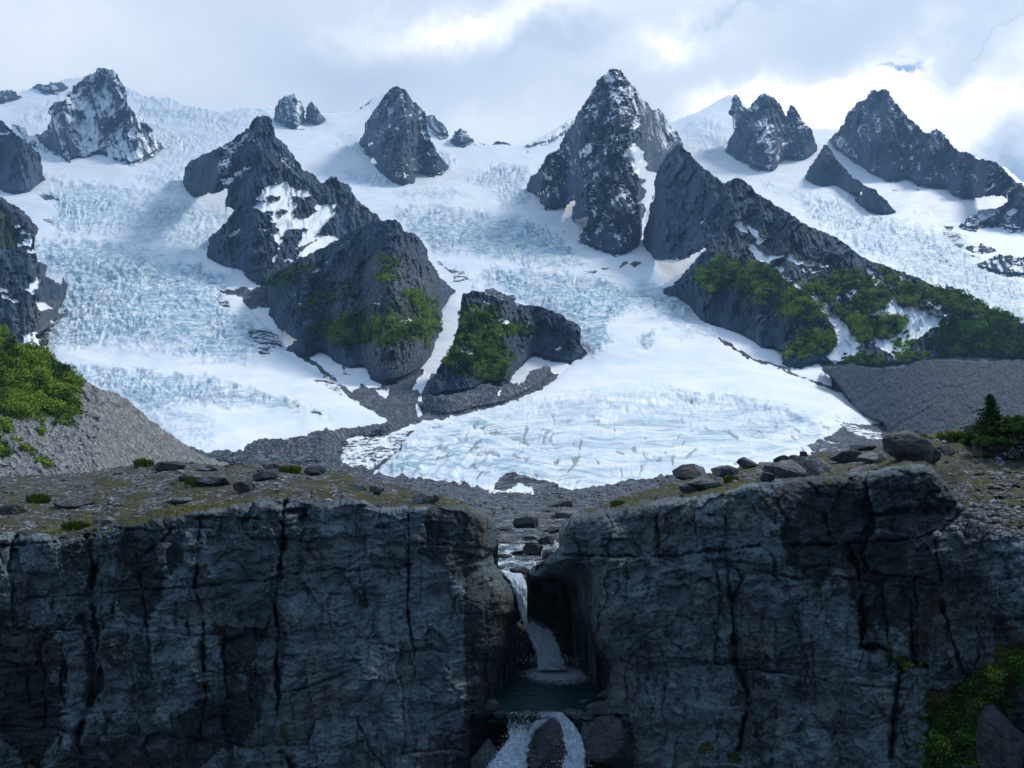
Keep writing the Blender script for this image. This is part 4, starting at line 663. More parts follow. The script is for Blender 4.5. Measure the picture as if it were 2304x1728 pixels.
cliff('cliff', 'left gorge cliff of dark jointed rock under a mossy stony top',
      LB + ' J 345,100 345,170 340,240 315,290 330,340 380,420 430,480 450,560 470,650 440,760 440,900 380,1000 370,1150 345,1290 370,1400 380,1500 330,1600 250,1700 200,2200 P -140,900',
      -130, 530, 452, 880, 'G -900,480 -400,470 0,462 100,468 250,478 330,478 440,475 500,460 580,430 700,400 850,368 1000,345 1200,318 1450,292 1750,288 H 0,272 150,296 300,318 450,318 560,312 650,318 720,345 780,375 850,420', LB,
      [(-130, 38, 74), (-60, 38.5, 74), (0, 39, 74), (200, 41, 70), (300, 42, 64), (400, 43, 54), (450, 43.5, 49), (492, 44.5, 47)], .55,
      [('G -100,800 0,795 460,770 730,745 1000,730 1400,690 1440,670 1750,635 H 0,640 340,615 610,585 700,575', .9, 1.6), ('H 0,655 200,638 340,630', .5, 1.2), ('G 440,480 480,620 470,800 500,1000 520,1250 450,1350 400,1500 450,1700', 1.5, 5.5), ('G 430,900 480,1100 470,1300', 1.1, 9),
       ('G 1030,400 1010,560 1000,720 1035,850 1045,1050 1040,1200 1060,1300 1030,1420 1040,1550', .9, 2.2), ('G 1030,1020 1045,1180', 1.0, 6), ('G 1455,290 1450,480 1440,660 1400,800 1430,950 1420,1150 1430,1300 1400,1500 1500,1659', 1.4, 4.5), ('G 1480,340 1560,345 1545,400', 1.0, 5), ('G 1000,385 1200,375 1440,395 1460,420', 1.0, 2.5),
       ('G 700,560 720,700 745,850 760,1000 760,1100', .6, 3.0), ('G 720,580 840,490 870,440', .6, 2.5), ('H 350,300 345,500 345,700 338,850 360,980 385,1170', 1.2, 1.7), ('G -50,1440 0,1430 180,1405 350,1385', .7, 1.4), ('G 0,660 120,640 280,600', .5, 1.4), ('G 540,1290 760,1250 1000,1210', .4, 1.2), ('G 1310,920 1310,1250 1330,1450', .4, 1.2),
       ('G 700,1560 860,1570 1020,1520', .4, 1.3), ('H 0,1120 200,1090 380,1055 520,1010 640,960', .5, 1.8), ('H 0,1340 60,1330 170,1260 300,1200', .5, 1.8), ('G 1450,1270 1600,1240 1750,1180', .7, 2.6), ('H 80,1400 150,1560 260,1700', .7, 2.2), ('H 330,420 310,500 340,560', .6, 2.5), ('H 450,1420 560,1360 700,1340', .4, 1.5),
       ('G 740,690 860,690', .8, 2.2), ('G 880,545 990,550', .8, 2), ('H 180,420 310,430 330,420', .8, 2.2), ('G 1200,1180 1020,1160', .5, 1.5), ('H 600,460 540,490', .6, 2.5), ('G 0,520 280,500', .7, 2), ('G 200,1060 280,960 360,900', .4, 1.8)],
      [('g', 'G 640,400 820,340 1000,320 1200,290 1300,270 1250,300 1000,345 850,375 700,410 560,440 500,450', .85, 3), ('g', 'H 0,170 200,230 380,280 640,290 690,310 560,320 300,318 100,290 0,260', .62, 5), ('g', 'G 540,120 900,110 1400,100 1500,130 1300,200 900,160 600,150', .42, 5), ('g', 'G 130,310 200,240 300,230 320,250 180,310', .9, 2), ('g', 'G 300,400 460,390 450,430 340,430', .75, 3), ('g', 'G 960,1170 1000,1250 1100,1300 1150,1300 1080,1230', .6, 4), ('g', 'G 430,470 480,480 480,560 440,540', .6, 4), ('g', 'G 1010,1300 1070,1320 1070,1550 1030,1560', .42, 3), ('g', 'G 1400,1300 1450,1300 1500,1600 1420,1500', .42, 3),
       ('g', 'G 0,160 400,150 600,260 300,260 0,300', .46, 8), ('t', 'G 280,440 430,470 440,600 420,690 330,600 300,520', .6, 5), ('d', 'G 400,800 560,800 560,1150 550,1400 400,1350 380,1100', .45, 10), ('n', 'G 1450,700 1650,720 1600,1100 1480,1050', .8, 8), ('w', 'J 400,560 480,600 470,900 380,1050 360,1150 360,1400 420,1659 330,1659 330,1350 350,1050 400,800', .5, 4)],
      'J 345,60 345,170 340,240 315,290 330,340 380,420 430,480 450,560 470,650 440,760 440,900 380,1000 370,1150 345,1290 370,1400 380,1500 330,1600 250,1700 200,2200', 5.5, 3.1)
RB = 'H 1118,440 1140,395 1180,360 1240,338 1300,320 1400,285 1480,250 1540,232 1620,215 1700,190 1750,185 I 60,170 150,150 210,128 280,108 380,92 470,78 560,62 640,50 800,34 900,26 1060,8 L 120,735 300,700 560,640 640,575 1000,520 1200,490 1380,450 1560,395 1700,345 1850,325 2212,300 3000,200 4700,130'
cliff('cliff', 'right gorge cliff of dark streaked rock under a boulder strewn top',
      RB + ' P 1230,900 620,900 J 1090,2200 1050,1659 1040,1480 950,1400 970,1300 1040,1180 1070,1030 1010,960 960,900 900,780 830,650 812,510 700,500 540,470 530,400 630,330 720,250 750,210 740,150',
      500, 1200, 396, 880, 'H 1100,450 1140,415 1180,375 1320,345 1500,312 1620,292 1750,275 I 0,272 200,243 400,197 550,190 690,182 900,152 1100,117 1240,114 1320,170 1400,270 1470,370 1560,448 1750,462 2700,475', RB,
      [(500, 44.5, 47), (545, 44, 49), (620, 43, 53), (700, 42, 60), (800, 41, 64), (900, 40, 68), (1024, 38, 72), (1200, 36, 74)], .5,
      [('H 1090,565 1300,572 1600,578 1750,570 I 0,562 200,545 330,525 450,513 700,517 950,500 1190,482 1330,440 1440,330', 1.1, 2.2), ('I 220,200 225,330 215,520', .6, 2.0), ('I 650,200 690,240 720,340 755,500', 1.2, 3.0), ('H 1600,300 1620,420 1625,570', .9, 3.2), ('I 235,600 240,760 262,1000 275,1140 330,1250 325,1400 290,1560', 1.3, 4.2), ('I 235,620 280,640 300,700 255,800', .9, 5),
       ('I 180,590 170,700 185,800', .5, 2), ('I 470,600 480,660 580,690 720,690', .6, 2.2), ('I 360,640 460,660 490,690', .5, 1.8), ('I 850,520 890,640 930,800 930,900 915,1030 1050,1080 1120,1150 1100,1250 1085,1400 1070,1600', 1.2, 5.0), ('I 910,1040 1000,1030 1150,1110 1250,1140', 1.2, 4), ('I 1300,500 1330,700 1335,850 1370,960 1440,1180', .9, 3), ('I 1190,690 1200,900 1200,1050', .6, 2),
       ('I 110,1115 300,1145 470,1165 700,1200 930,1235 1450,1275', .6, 1.5), ('I 1190,915 1260,905 1330,880', .5, 1.3), ('I 470,900 480,1160', .35, 1.3), ('I 670,900 665,1190', .35, 1.3), ('I 0,880 240,870', .3, 1.3), ('I 1370,740 1500,800 1620,860', .4, 1.4), ('I 1620,905 1750,890', .6, 2), ('H 1350,490 1480,490', .6, 1.8), ('I 900,370 1100,350 1300,330', .9, 7), ('I 130,360 200,370', .6, 2),
       ('H 1190,740 1250,950 1330,1120', .8, 5), ('H 1420,1180 1380,1250 1300,1400', .4, 1.6), ('H 1540,980 1700,1020 1750,1050', .35, 1.4), ('I 1150,1560 1100,1400 1200,1200', .5, 2.2), ('I 550,1430 700,1450 900,1500', .35, 1.4), ('I 1000,740 980,900 1000,1000', .5, 3), ('I 1170,760 1180,1080', .6, 4), ('I 380,190 440,300 400,400', .35, 2), ('I 1360,330 1430,280', 1.0, 3)],
      [('g', 'L 0,0', 0, 1) if False else ('g', 'I 0,245 200,210 420,165 380,190 200,235 0,275', .85, 3), ('g', 'H 1250,345 1330,305 1480,250 1620,215 1700,205 1600,280 1450,310 1330,340', .72, 4), ('g', 'L 640,575 1000,520 1400,450 1700,460 2212,420 2212,640 1700,700 1300,680 1050,640', .85, 5), ('g', 'L 600,880 900,820 1200,760 1700,720 1950,800 1700,860 1300,860 900,910', .62, 4), ('g', 'I 690,190 780,180 760,205', .7, 2), ('g', 'I 900,190 1000,150 940,190', .7, 2), ('g', 'L 500,680 600,700 620,860 560,860', .7, 2), ('g', 'L 1500,900 2212,850 2212,1050 1700,1000', .5, 5),
       ('g', 'I 1250,1300 1450,1200 1650,1050 1750,1040 1750,1200 1680,1330 1620,1450 1650,1659 1250,1659 1220,1560', .85, 8), ('g', 'I 1020,1090 1200,1100 1260,1140 1150,1150', .6, 5), ('g', 'I 80,1540 160,1520 150,1570 90,1590', .7, 3), ('g', 'I 200,1560 310,1560 300,1620 220,1640', .6, 4), ('g', 'H 1600,540 1680,540 1660,585', .6, 3), ('d', 'I 1130,150 1400,110 1440,160 1430,300 1200,300 1130,210', .65, 8), ('d', 'I 900,330 1420,310 1300,420 950,440', .55, 6), ('d', 'I 840,520 960,520 1000,1020 920,1030', .45, 8),  # dark patches; the one under the overhang is shade put into the colour
       ('n', 'I 290,780 500,720 640,900 600,1100 500,1000 290,880', .8, 8), ('t', 'I 1300,460 1440,300 1500,180 1900,200 1900,460', .8, 5), ('w', 'J 750,200 1000,940 1090,1080 1040,1200 970,1350 1040,1659 900,1659 850,700', .25, 6)],
      'J 740,100 750,210 720,250 630,330 530,400 540,470 700,500 812,510 830,650 900,780 960,900 1010,960 1070,1030 1040,1180 970,1300 950,1400 1040,1480 1050,1659 1090,2200', 4.0, 5.3,
      extra=lambda X, Y, D: D + 5.0 * sstep(600 - X, -14, 40) * sstep(psd(X, Y, tr('J 500,380 1000,380 1000,900 500,900'), 60), -20, 20))
# inner walls of the gorge behind the falls and below the pool
def inner(name, label, x0, x1, y0, y1, fn, wet=1.0, seed=8.8, step=.8):
    X, Y = grid(x0, x1, y0, y1, step); D = fn(X, Y) - .35 * ridged(X / 14, Y / 9, seed, 4, .6) - .5 * fbm(X / 9, Y / 7, seed + 1, 4, .6) - .5 * blocks(X / 13, Y / 10, seed)
    XX, YY, ZZ = at(X, Y, D); o_ = np.ones_like(X)
    o = sheet_obj(name, XX, YY, ZZ, np.ones((X.shape[0] - 1, X.shape[1] - 1), bool), M_cliff, {'mA': (0 * o_, wet * o_, 0 * o_), 'mB': (0 * o_, .6 * o_, 0 * o_)}); tag(o, label, 'rock face', kind='structure'); return o
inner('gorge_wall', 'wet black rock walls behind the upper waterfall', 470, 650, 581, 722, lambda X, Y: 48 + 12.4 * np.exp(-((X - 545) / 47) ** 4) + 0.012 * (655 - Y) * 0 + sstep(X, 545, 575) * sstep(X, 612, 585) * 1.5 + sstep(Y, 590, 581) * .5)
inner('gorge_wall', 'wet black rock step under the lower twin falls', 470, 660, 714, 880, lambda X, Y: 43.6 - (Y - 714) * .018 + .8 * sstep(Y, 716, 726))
def surfD(key, px, py):
    X, Y, D, A, ins = SURF[key]; j = int(np.clip(round(py - Y[0, 0]), 0, Y.shape[0] - 1)); i = int(np.clip(round(px - X[0, 0]), 0, X.shape[1] - 1)); return D[j, i]
# ------------------------------------------------------------------ stream, falls and pool
def water_mat(name, deep, foamc=(0.62, 0.72, 0.80), rip=6.0, bstr=0.5, bdist=0.08):
    m = bpy.data.materials.new(name); m.use_nodes = True; T = NT(m.node_tree); T.n.clear()
    o = T.new('ShaderNodeOutputMaterial'); b = T.new('ShaderNodeBsdfPrincipled'); T.l.new(b.outputs[0], o.inputs[0])
    P = T.new('ShaderNodeNewGeometry').outputs['Position']; a = T.new('ShaderNodeVertexColor', layer_name='mA'); A = T.new('ShaderNodeSeparateColor'); T.l.new(a.outputs[0], A.inputs[0])
    n1 = T.noise(P, rip, 5, 0.6, 0.4); n2 = T.noise(T.mapv(P, (1, 0.45, 1)), rip * 2.2, 4, 0.65)
    f = T.ss(T.m('ADD', A.outputs[0], T.m('MULTIPLY', T.m('SUBTRACT', T.m('ADD', T.m('MULTIPLY', n1, .5), T.m('MULTIPLY', n2, .5)), 0.5), 1.6)), 0.30, 1.0)
    T.l.new(T.mix(f, deep, foamc), b.inputs['Base Color']); T.put(b.inputs['Roughness'], T.ss(f, 0, 1, 0.13, 0.6)); b.inputs['IOR'].default_value = 1.33
    T.l.new(T.bump(T.m('ADD', n1, T.m('MULTIPLY', n2, .6)), bstr, bdist), b.inputs['Normal']); return m
def fall_mat(name):
    m = bpy.data.materials.new(name); m.use_nodes = True; T = NT(m.node_tree); T.n.clear()
    o = T.new('ShaderNodeOutputMaterial'); b = T.new('ShaderNodeBsdfPrincipled'); tr_ = T.new('ShaderNodeBsdfTransparent'); mx = T.new('ShaderNodeMixShader')
    a = T.new('ShaderNodeVertexColor', layer_name='mA'); A = T.new('ShaderNodeSeparateColor'); T.l.new(a.outputs[0], A.inputs[0])   # across, along, solid
    cv = T.new('ShaderNodeCombineXYZ'); T.l.new(A.outputs[0], cv.inputs[0]); T.l.new(A.outputs[1], cv.inputs[1])
    st = T.noise(T.mapv(cv.outputs[0], (9, 7, 1)), 1.6, 7, 0.72, 0.35); sp = T.noise(T.mapv(cv.outputs[0], (26, 40, 1)), 1.5, 4, 0.75)
    v = T.m('ADD', T.m('MULTIPLY', st, 0.62), T.m('MULTIPLY', sp, 0.38))
    alpha = T.ss(T.m('ADD', v, T.m('MULTIPLY', T.m('SUBTRACT', A.outputs[2], 0.5), 0.62)), 0.42, 0.58)
    T.l.new(T.ramp(v, [(0.35, (0.14, 0.24, 0.32)), (0.5, (0.42, 0.54, 0.64)), (0.64, (0.84, 0.90, 0.94))]), b.inputs['Base Color']); b.inputs['Roughness'].default_value = 0.55
    b.inputs['Subsurface Weight'].default_value = 0.0
    T.l.new(T.bump(v, 0.8, 0.15), b.inputs['Normal'])
    T.l.new(alpha, mx.inputs[0]); T.l.new(tr_.outputs[0], mx.inputs[1]); T.l.new(b.outputs[0], mx.inputs[2]); T.l.new(mx.outputs[0], o.inputs[0]); return m
M_stream = water_mat('stream_water', (0.03, 0.05, 0.06), rip=2.6, bstr=.9, bdist=.16)
M_pool = water_mat('pool_water', (0.012, 0.050, 0.055), rip=3.0, bstr=.9, bdist=.12)
M_fall = fall_mat('falling_water')
def strip(name, label, path, layers=3, wscale=1.0, push=0.25, seed=0, n=90, bulge=.35, solid=.6, cat='waterfall'):
    """path: (px, py, half width px, Y, density) from top to bottom"""
    p = np.array(path, float); s = np.linspace(0, len(p) - 1, n); q = np.stack([smooth1(np.interp(s, np.arange(len(p)), p[:, k]), 6) for k in range(5)], 1)
    q[0, :] = p[0]; q[-1, :] = p[-1]; ks = 19; Vs = []; Fs = []; Cs = []
    for L in range(layers):
        u = np.linspace(-1, 1, ks)[None, :]; wv = q[:, 2:3] * wscale * (1 + .10 * L) * (1 + .16 * fbm(s[:, None] * 1.7, L * 3.1 + seed + np.sign(u) * 2, .3, 3))
        px = q[:, 0:1] + u * wv; py = q[:, 1:2] + 0 * u + 1.0 * np.abs(u) * 0
        D = q[:, 3:4] - (1 - u * u) * bulge - L * push * .5 - .20 * fbm(px / 3, s[:, None] * 1.2, .4 + L, 4)
        X, Yy, Z = at(px, py, D); base = len(Vs) and sum(len(a) for a in Vs)
        Vs.append(np.stack([X.ravel(), Yy.ravel(), Z.ravel()], 1)); F = grid_faces(n, ks, np.ones((n - 1, ks - 1), bool)) + base; Fs.append(F)
        edge = np.clip(1.25 * (1 - np.abs(u) ** 3), 0, 1) + 0 * s[:, None]; sol = edge * q[:, 4:5] * (1 - .16 * L) 
        Cs.append(np.stack([(u * 1.0 + 1.3 + L * 2.3 + 0 * s[:, None]).ravel() * np.ones(n * ks), (s[:, None] / len(p) * (1.4 + .2 * L) + 0 * u).ravel() + seed, sol.ravel()], 1))
    o = mesh_np(name, np.concatenate(Vs), np.concatenate(Fs), M_fall, None, {'mA': np.concatenate(Cs)}); tag(o, label, cat, kind='structure'); return o
strip('waterfall', 'upper waterfall pouring between the cliffs into the pool', [(513, 573, 9, 58.6, .9), (517, 580, 8.5, 57.2, .95), (520, 588, 8, 56.4, .8), (523, 598, 7.5, 55.9, .7), (526, 608, 8, 55.6, .72), (530, 617, 9.5, 55.2, .85), (536, 626, 12.5, 54.8, .95), (542, 636, 13.5, 54.5, .95), (546, 646, 13.5, 54.3, 1.0), (549, 655, 12.5, 54.1, 1.0), (551, 663, 14, 53.8, 1.0), (552, 670, 16, 53.2, 1.0)], layers=3, seed=1.2)
strip('waterfall', 'lower left waterfall spilling past the dark boulder below the pool', [(522, 712, 20, 43.2, .42), (520, 718, 20, 42.7, .36), (519, 727, 18, 42.2, .42), (521, 738, 13, 41.9, .72), (515, 748, 14, 41.6, .9), (509, 758, 18, 41.4, .95), (507, 768, 22, 41.2, 1.0), (506, 790, 22, 41.0, 1.0), (506, 860, 24, 40.8, 1.0)], layers=3, seed=4.2)
strip('waterfall', 'lower right waterfall spilling past the dark boulder below the pool', [(556, 712, 7, 43.2, .7), (562, 719, 8, 42.6, .85), (568, 728, 9, 42.1, .9), (573, 738, 10, 41.8, .9), (575, 750, 10.5, 41.5, .95), (573, 768, 13, 41.3, .95), (572, 800, 14, 41.1, 1.0), (572, 860, 16, 40.9, 1.0)], layers=3, seed=7.7)
strip('waterfall', 'thin sheet of water running over the top of the dark boulder', [(548, 711, 12, 43.2, .45), (548, 716, 11, 42.4, .5), (540, 722, 8, 41.6, .55), (532, 731, 4, 41.2, .5), (528, 742, 4, 41.1, .5)], layers=2, seed=9.1)
# pool
zx = -12.5
gx, gy = np.meshgrid(np.linspace(-5, 9.5, 160), np.linspace(42.9, 61, 200))
pm_ = ((512 + gx / gy * 797) > 487 + 6 * (gy > 50))[:-1, :-1]
gz = zx + .05 * fbm(gx * 1.2, gy * 2.0, .2, 4)
fx, fy = (552 - 512) / 800 * 53.6, 53.4
r = np.sqrt(((gx - fx - .35) / 2.0) ** 2 + ((gy - fy + .1) / 2.3) ** 2)
foam = np.clip(1.45 - r * .85, 0, 1) + .22 * np.exp(-((gy - 43.2) / .5) ** 2); gz += .12 * np.clip(1.2 - r, 0, 1)
tag(sheet_obj('pool', gx, gy, gz, pm_, M_pool, {'mA': (foam, foam * 0, foam * 0)}), 'dark teal plunge pool with white foam under the upper waterfall', 'pool', kind='structure')
# stream bed and stream above the falls
X, Y = grid(470, 640, 540, 596, .6); D = baseY(X, Y); D = np.where(Y > 579, np.minimum(D, 60) * 0 + 58.3 - (Y - 579) * .02, np.maximum(D, 58.3))
sdS = psd(X, Y, tr('J 350,150 700,150 760,230 650,320 560,375 520,400 470,445 430,450 370,395 325,340 315,300 345,220'))
sw = sstep(sdS + 2 * fbm(X / 6, Y / 3, 1.1, 3), -2, 3)
xx, yy, zz = at(X, Y, D); zz = zz - .12 * sw + (1 - sw) * (.35 * fbm(X / 7, Y / 3, 5.1, 4, .6) + .15); o_ = np.ones_like(X)
tag(sheet_obj('stream_bed', xx, yy, zz, np.ones((X.shape[0] - 1, X.shape[1] - 1), bool), M_cliff, {'mA': (.9 * o_, .25 * o_, 0 * o_), 'mB': (o_, 0 * o_, 0 * o_)}), kind='structure')
xx, yy, zz = at(X, Y, D - .05); zz = zz + .06 * fbm(xx * 2, yy * 2, .5, 3)
ky = (sw > .3) & (Y < 582); kf = ky[:-1, :-1] & ky[1:, 1:]
fm = .50 + .5 * fbm(X / 14, Y / 3, 8.1, 4) + .35 * sstep(Y, 566, 578)
tag(sheet_obj('stream', xx, yy, zz, kf, M_stream, {'mA': (np.clip(fm, 0, 1), fm * 0, fm * 0)}), 'shallow glacial stream running over stones to the waterfall lip', 'stream', kind='structure')

# flying drops along the falls and at their feet
def spray(name, pts, seed):
    rs = np.random.RandomState(seed); Vs = []
    for px, py, sx_, sy_, Yd, n, sz in pts:
        x, y, z = at(px + rs.normal(size=n) * sx_, py + rs.normal(size=n) * sy_, Yd - rs.uniform(0, .8, n)); p = np.stack([x, y, z], 1)[:, None, :]
        a = rs.normal(size=(n, 1, 3)); b_ = rs.normal(size=(n, 1, 3)); r_ = Yd / FPX * sz * rs.uniform(.4, 1.2, (n, 1, 1)); a = a / np.linalg.norm(a, axis=2)[..., None] * r_; b_ = b_ / np.linalg.norm(b_, axis=2)[..., None] * r_
        Vs.append(np.concatenate([p + a, p + b_, p - a, p - b_], 1).reshape(-1, 3))
    V = np.concatenate(Vs); C = np.tile(np.array([[.3, .3, 1.3]]), (len(V), 1)); o = mesh_np(name, V, np.arange(len(V)).reshape(-1, 4), M_drop, None, {'mA': C}, smooth=False); tag(o, kind='stuff'); return o
M_drop = bpy.data.materials.new('water_drops'); M_drop.use_nodes = True; _bs = M_drop.node_tree.nodes['Principled BSDF']; _bs.inputs['Base Color'].default_value = (.80, .87, .92, 1); _bs.inputs['Roughness'].default_value = .5
spray('water_spray', [(530, 616, 8, 5, 55.0, 260, .35), (538, 630, 12, 7, 54.4, 520, .38), (546, 645, 13, 7, 54.0, 520, .38), (552, 660, 17, 3.0, 53.2, 620, .45), (520, 590, 6.5, 8, 56, 160, .32), (515, 748, 9, 8, 41.0, 380, .42), (507, 762, 11, 7, 40.8, 520, .45), (572, 740, 9, 10, 41.2, 260, .42), (572, 764, 12, 7, 41.0, 320, .45), (548, 714, 26, 2, 42.4, 160, .4)], 3)
# ------------------------------------------------------------------ boulders and loose stones
def ico(sub):
    bm = bmesh.new(); bmesh.ops.create_icosphere(bm, subdivisions=sub, radius=1.0); bm.verts.ensure_lookup_table()
    v = np.array([q.co[:] for q in bm.verts]); f = np.array([[a.index for a in p.verts] for p in bm.faces]); bm.free(); return v, f
ICO = {k: ico(k) for k in (1, 2, 5)}
def stone_verts(sub, rs, flat=1.0, cuts=13, rough=.04):
    v, f = ICO[sub]; v = v.copy()
    for i in range(cuts):
        n = rs.normal(size=3); n /= np.linalg.norm(n); d = rs.uniform(.5, .84); k = v @ n - d; v -= np.outer(np.clip(k, 0, None) * .985, n)
    if sub > 2:
        s = rs.uniform(0, 90); nn = fbm(v[:, 0] * 1.7 + s, v[:, 1] * 1.7 + v[:, 2] * 1.3, .3, 5, .6); v *= (1 + rough * 2.2 * nn)[:, None]
    v[:, 2] *= flat; return v, f
M_boulder = cliff_mat('boulder_rock', 1.0, dark=(0.045, 0.05, 0.055), light=(0.20, 0.21, 0.22))
M_boulder_dark = cliff_mat('dark_boulder_rock', 1.0, dark=(0.02, 0.025, 0.03), light=(0.09, 0.10, 0.115))
M_stones = cliff_mat('loose_stone', .6, dark=(0.06, 0.065, 0.07), light=(0.30, 0.31, 0.32))
def boulder(label, px, py, w, h, Y, seed, name='boulder', group=None, mat=None, moss=0., rz=None, depth=.8, cuts=14, wet=0.):
    """px, py: centre in the picture; w, h: its width and height there; Y: its distance"""
    rs = np.random.RandomState(seed); v, f = stone_verts(5, rs, 1.0, cuts)
    s = Y / FPX; ext = (v.max(0) - v.min(0)); v = (v - (v.max(0) + v.min(0)) / 2) / ext
    W_, H_ = w * s, h * s * 1.12; v = v * np.array([W_, W_ * depth, H_])
    x, y, z = at(px, py, Y); up = np.clip(v[:, 2] / H_ + .5, 0, 1)
    g = np.clip(moss * sstep(up, .5, 1.0), 0, 1)
    C = {'mA': np.stack([.12 + 0 * up, wet + 0 * up, g], 1), 'mB': np.zeros((len(v), 3))}
    o = mesh_np(name, v, f, mat or M_boulder, None, C); o.location = (float(x), float(Y) + W_ * depth * .2, float(z) - h * s * .06)
    tag(o, label, 'boulder', group); return o
gR = 'boulders on the right cliff top'; gL = 'boulders on the left cliff top'; gS = 'boulders in the stony stream bed'
bR = [('largest boulder, blocky and dark grey, on the moss of the right cliff top', 914, 446, 55, 33, 1, .12), ('rounded brown boulder on the cliff edge against the white glacier ice', 692, 471, 36, 15, 2, .0), ('long low pale boulder just below the rounded brown one', 706, 483, 38, 15, 3, .05),
      ('pale sloping boulder with a dark shadowed stone against its left foot', 788, 469, 40, 19, 4, .1), ('small black stone leaning on the pale sloping boulder', 768, 477, 15, 10, 5, 0), ('squat grey boulder with a hollow right of the pale sloping boulder', 819, 466, 31, 19, 6, .1),
      ('pointed grey boulder left of the small round skyline stone', 748, 463, 20, 12, 7, 0), ('small round dark stone on the skyline of the right cliff top', 782, 459, 15, 8, 8, 0), ('tiny dark stone on the skyline right of the small round one', 804, 454, 9, 6, 9, 0), ('flat low stone between two small skyline stones', 795, 457, 11, 5, 10, 0),
      ('long dark overhanging boulder left of the largest boulder', 850, 456, 36, 14, 11, .2), ('curved pale boulder just left of the foot of the largest boulder', 875, 458, 31, 12, 12, .1), ('low grey boulder touching the right side of the largest boulder', 946, 450, 18, 10, 13, 0), ('domed pale grey stone below the spruce', 1000, 448, 30, 12, 14, .05),
      ('flat grey slab standing out below the domed pale stone', 1008, 457, 22, 8, 15, .1), ('long grey boulder on the skyline left of the pointed boulder', 726, 471, 28, 12, 16, .1), ('mossy grey ledge stone between the pale sloping and squat boulders', 803, 461, 26, 10, 17, .3), ('round dark stone at the cliff lip below the long low boulder', 688, 489, 16, 9, 18, .1), ('low stone in the grass behind the long dark overhanging boulder', 862, 448, 26, 8, 19, .2)]
for l, x, y, w_, h_, sd_, ms in bR: boulder(l, x, y, w_, h_, surfD(5.3, x, y + h_ * .42), 100 + sd_, group=gR, moss=ms, mat=M_boulder_dark if ('dark' in l.split('boulder')[0] and 'largest' not in l) or 'black' in l else None)
bL = [('flat topped pale boulder, the widest on the left cliff top', 210, 481, 38, 13, 1, .1), ('dark purplish boulder left of the flat topped pale boulder', 184, 478, 16, 7, 2, 0), ('rounded grey boulder alone in front of the flat topped boulder', 243, 486.5, 21, 12, 3, 0), ('dark overhanging boulder near the back edge of the left cliff top', 264, 475, 29, 11, 4, .1),
      ('low dark boulder at the back right of the left cliff top', 314, 471, 22, 10, 5, .1), ('small dark boulder left of the boulder by the gorge rim', 376, 490, 15, 9, 6, .1), ('low brown stone half sunk in moss near the gorge rim', 358, 487, 18, 7, 7, .3), ('grey block boulder in moss at the gorge rim of the left cliff', 425, 498, 28, 13, 8, .1), ('flat grey slab stone at the left of the left cliff top', 68, 503, 40, 12, 9, .1),
      ('pale stone in the scrub near the left picture edge', 10, 509, 28, 12, 10, .15), ('low rock hump on the skyline behind the small green shrub', 168, 466, 34, 10, 11, .2), ('small grey rock hump on the skyline of the left cliff top', 205, 468, 20, 6, 12, .15), ('low grey hump near the middle of the left skyline', 270, 466, 20, 8, 13, .2), ('pale slab stone just above the left cliff lip', 178, 501, 26, 7, 14, .1),
      ('pale rounded stone low on the left cliff top', 107, 521, 22, 8, 15, .1)]
for l, x, y, w_, h_, sd_, ms in bL: boulder(l, x, y, w_, h_, surfD(3.1, x, y + h_ * .42), 200 + sd_, group=gL, moss=ms, mat=M_boulder_dark if 'dark' in l else None)
bS = [('rounded pale boulder standing in the stream above the waterfall', 533, 550, 21, 15, 1, 0), ('flat dark stone in the water at the waterfall lip', 519, 570, 19, 7, 2, 1), ('pale boulder beside the stream against the right cliff', 552, 554, 20, 13, 3, 0), ('dark peaked boulder in the middle of the rubble above the stream', 526, 523, 26, 12, 4, 1), ('long flat slab upstream of the rounded pale boulder', 508, 541, 20, 5, 5, 0), ('small dark stone in the stream left of the rounded pale boulder', 517, 553, 14, 5, 6, 1),
      ('low stone in the stream by the left cliff', 505, 556, 14, 4, 7, 1), ('grey boulder in the rubble beside the right cliff rim', 566, 515, 30, 8, 8, 0), ('small dark stone half under water by the left cliff foot', 500, 568, 10, 5, 9, 1), ('wide flat slab high in the rubble', 560, 503, 26, 8, 10, 0), ('pale stone behind the pale boulder beside the stream', 546, 541, 18, 9, 11, 0), ('low slab left of the dark peaked boulder', 505, 529, 16, 5, 12, 0), ('dark boulder right of the dark peaked boulder', 552, 530, 16, 6, 13, 1), ('slab in midstream behind the rounded pale boulder', 530, 538, 16, 6, 14, 0)]
for l, x, y, w_, h_, sd_, dk in bS: boulder(l, x, y, w_, h_, min(float(baseY(x, y + h_ * .4)), 400) if y + h_ * .4 < 571 else 60.0, 300 + sd_, group=gS, mat=M_boulder_dark if dk else None, wet=.3)
boulder('wet black boulder parting the two lower falls', 548, 752, 42, 62, 41.3, 401, mat=M_boulder_dark, wet=.6, depth=.7)
boulder('lichen grey boulder in the lower right corner under dark scrub', 1008, 742, 50, 66, 36.5, 402, depth=.8, moss=.3, mat=M_boulder_dark)
boulder('wet dark boulder at the foot of the right cliff beside the lower falls', 606, 742, 54, 46, 42.3, 403, mat=M_boulder_dark, wet=.4, depth=.6)
boulder('broken wet rock at the lower left foot of the falls', 486, 762, 30, 34, 41.2, 404, mat=M_boulder_dark, wet=.3)
boulder('wet black rocks heaped left of the upper waterfall', 512, 642, 30, 44, 55.2, 405, mat=M_boulder_dark, wet=.7, depth=.5)
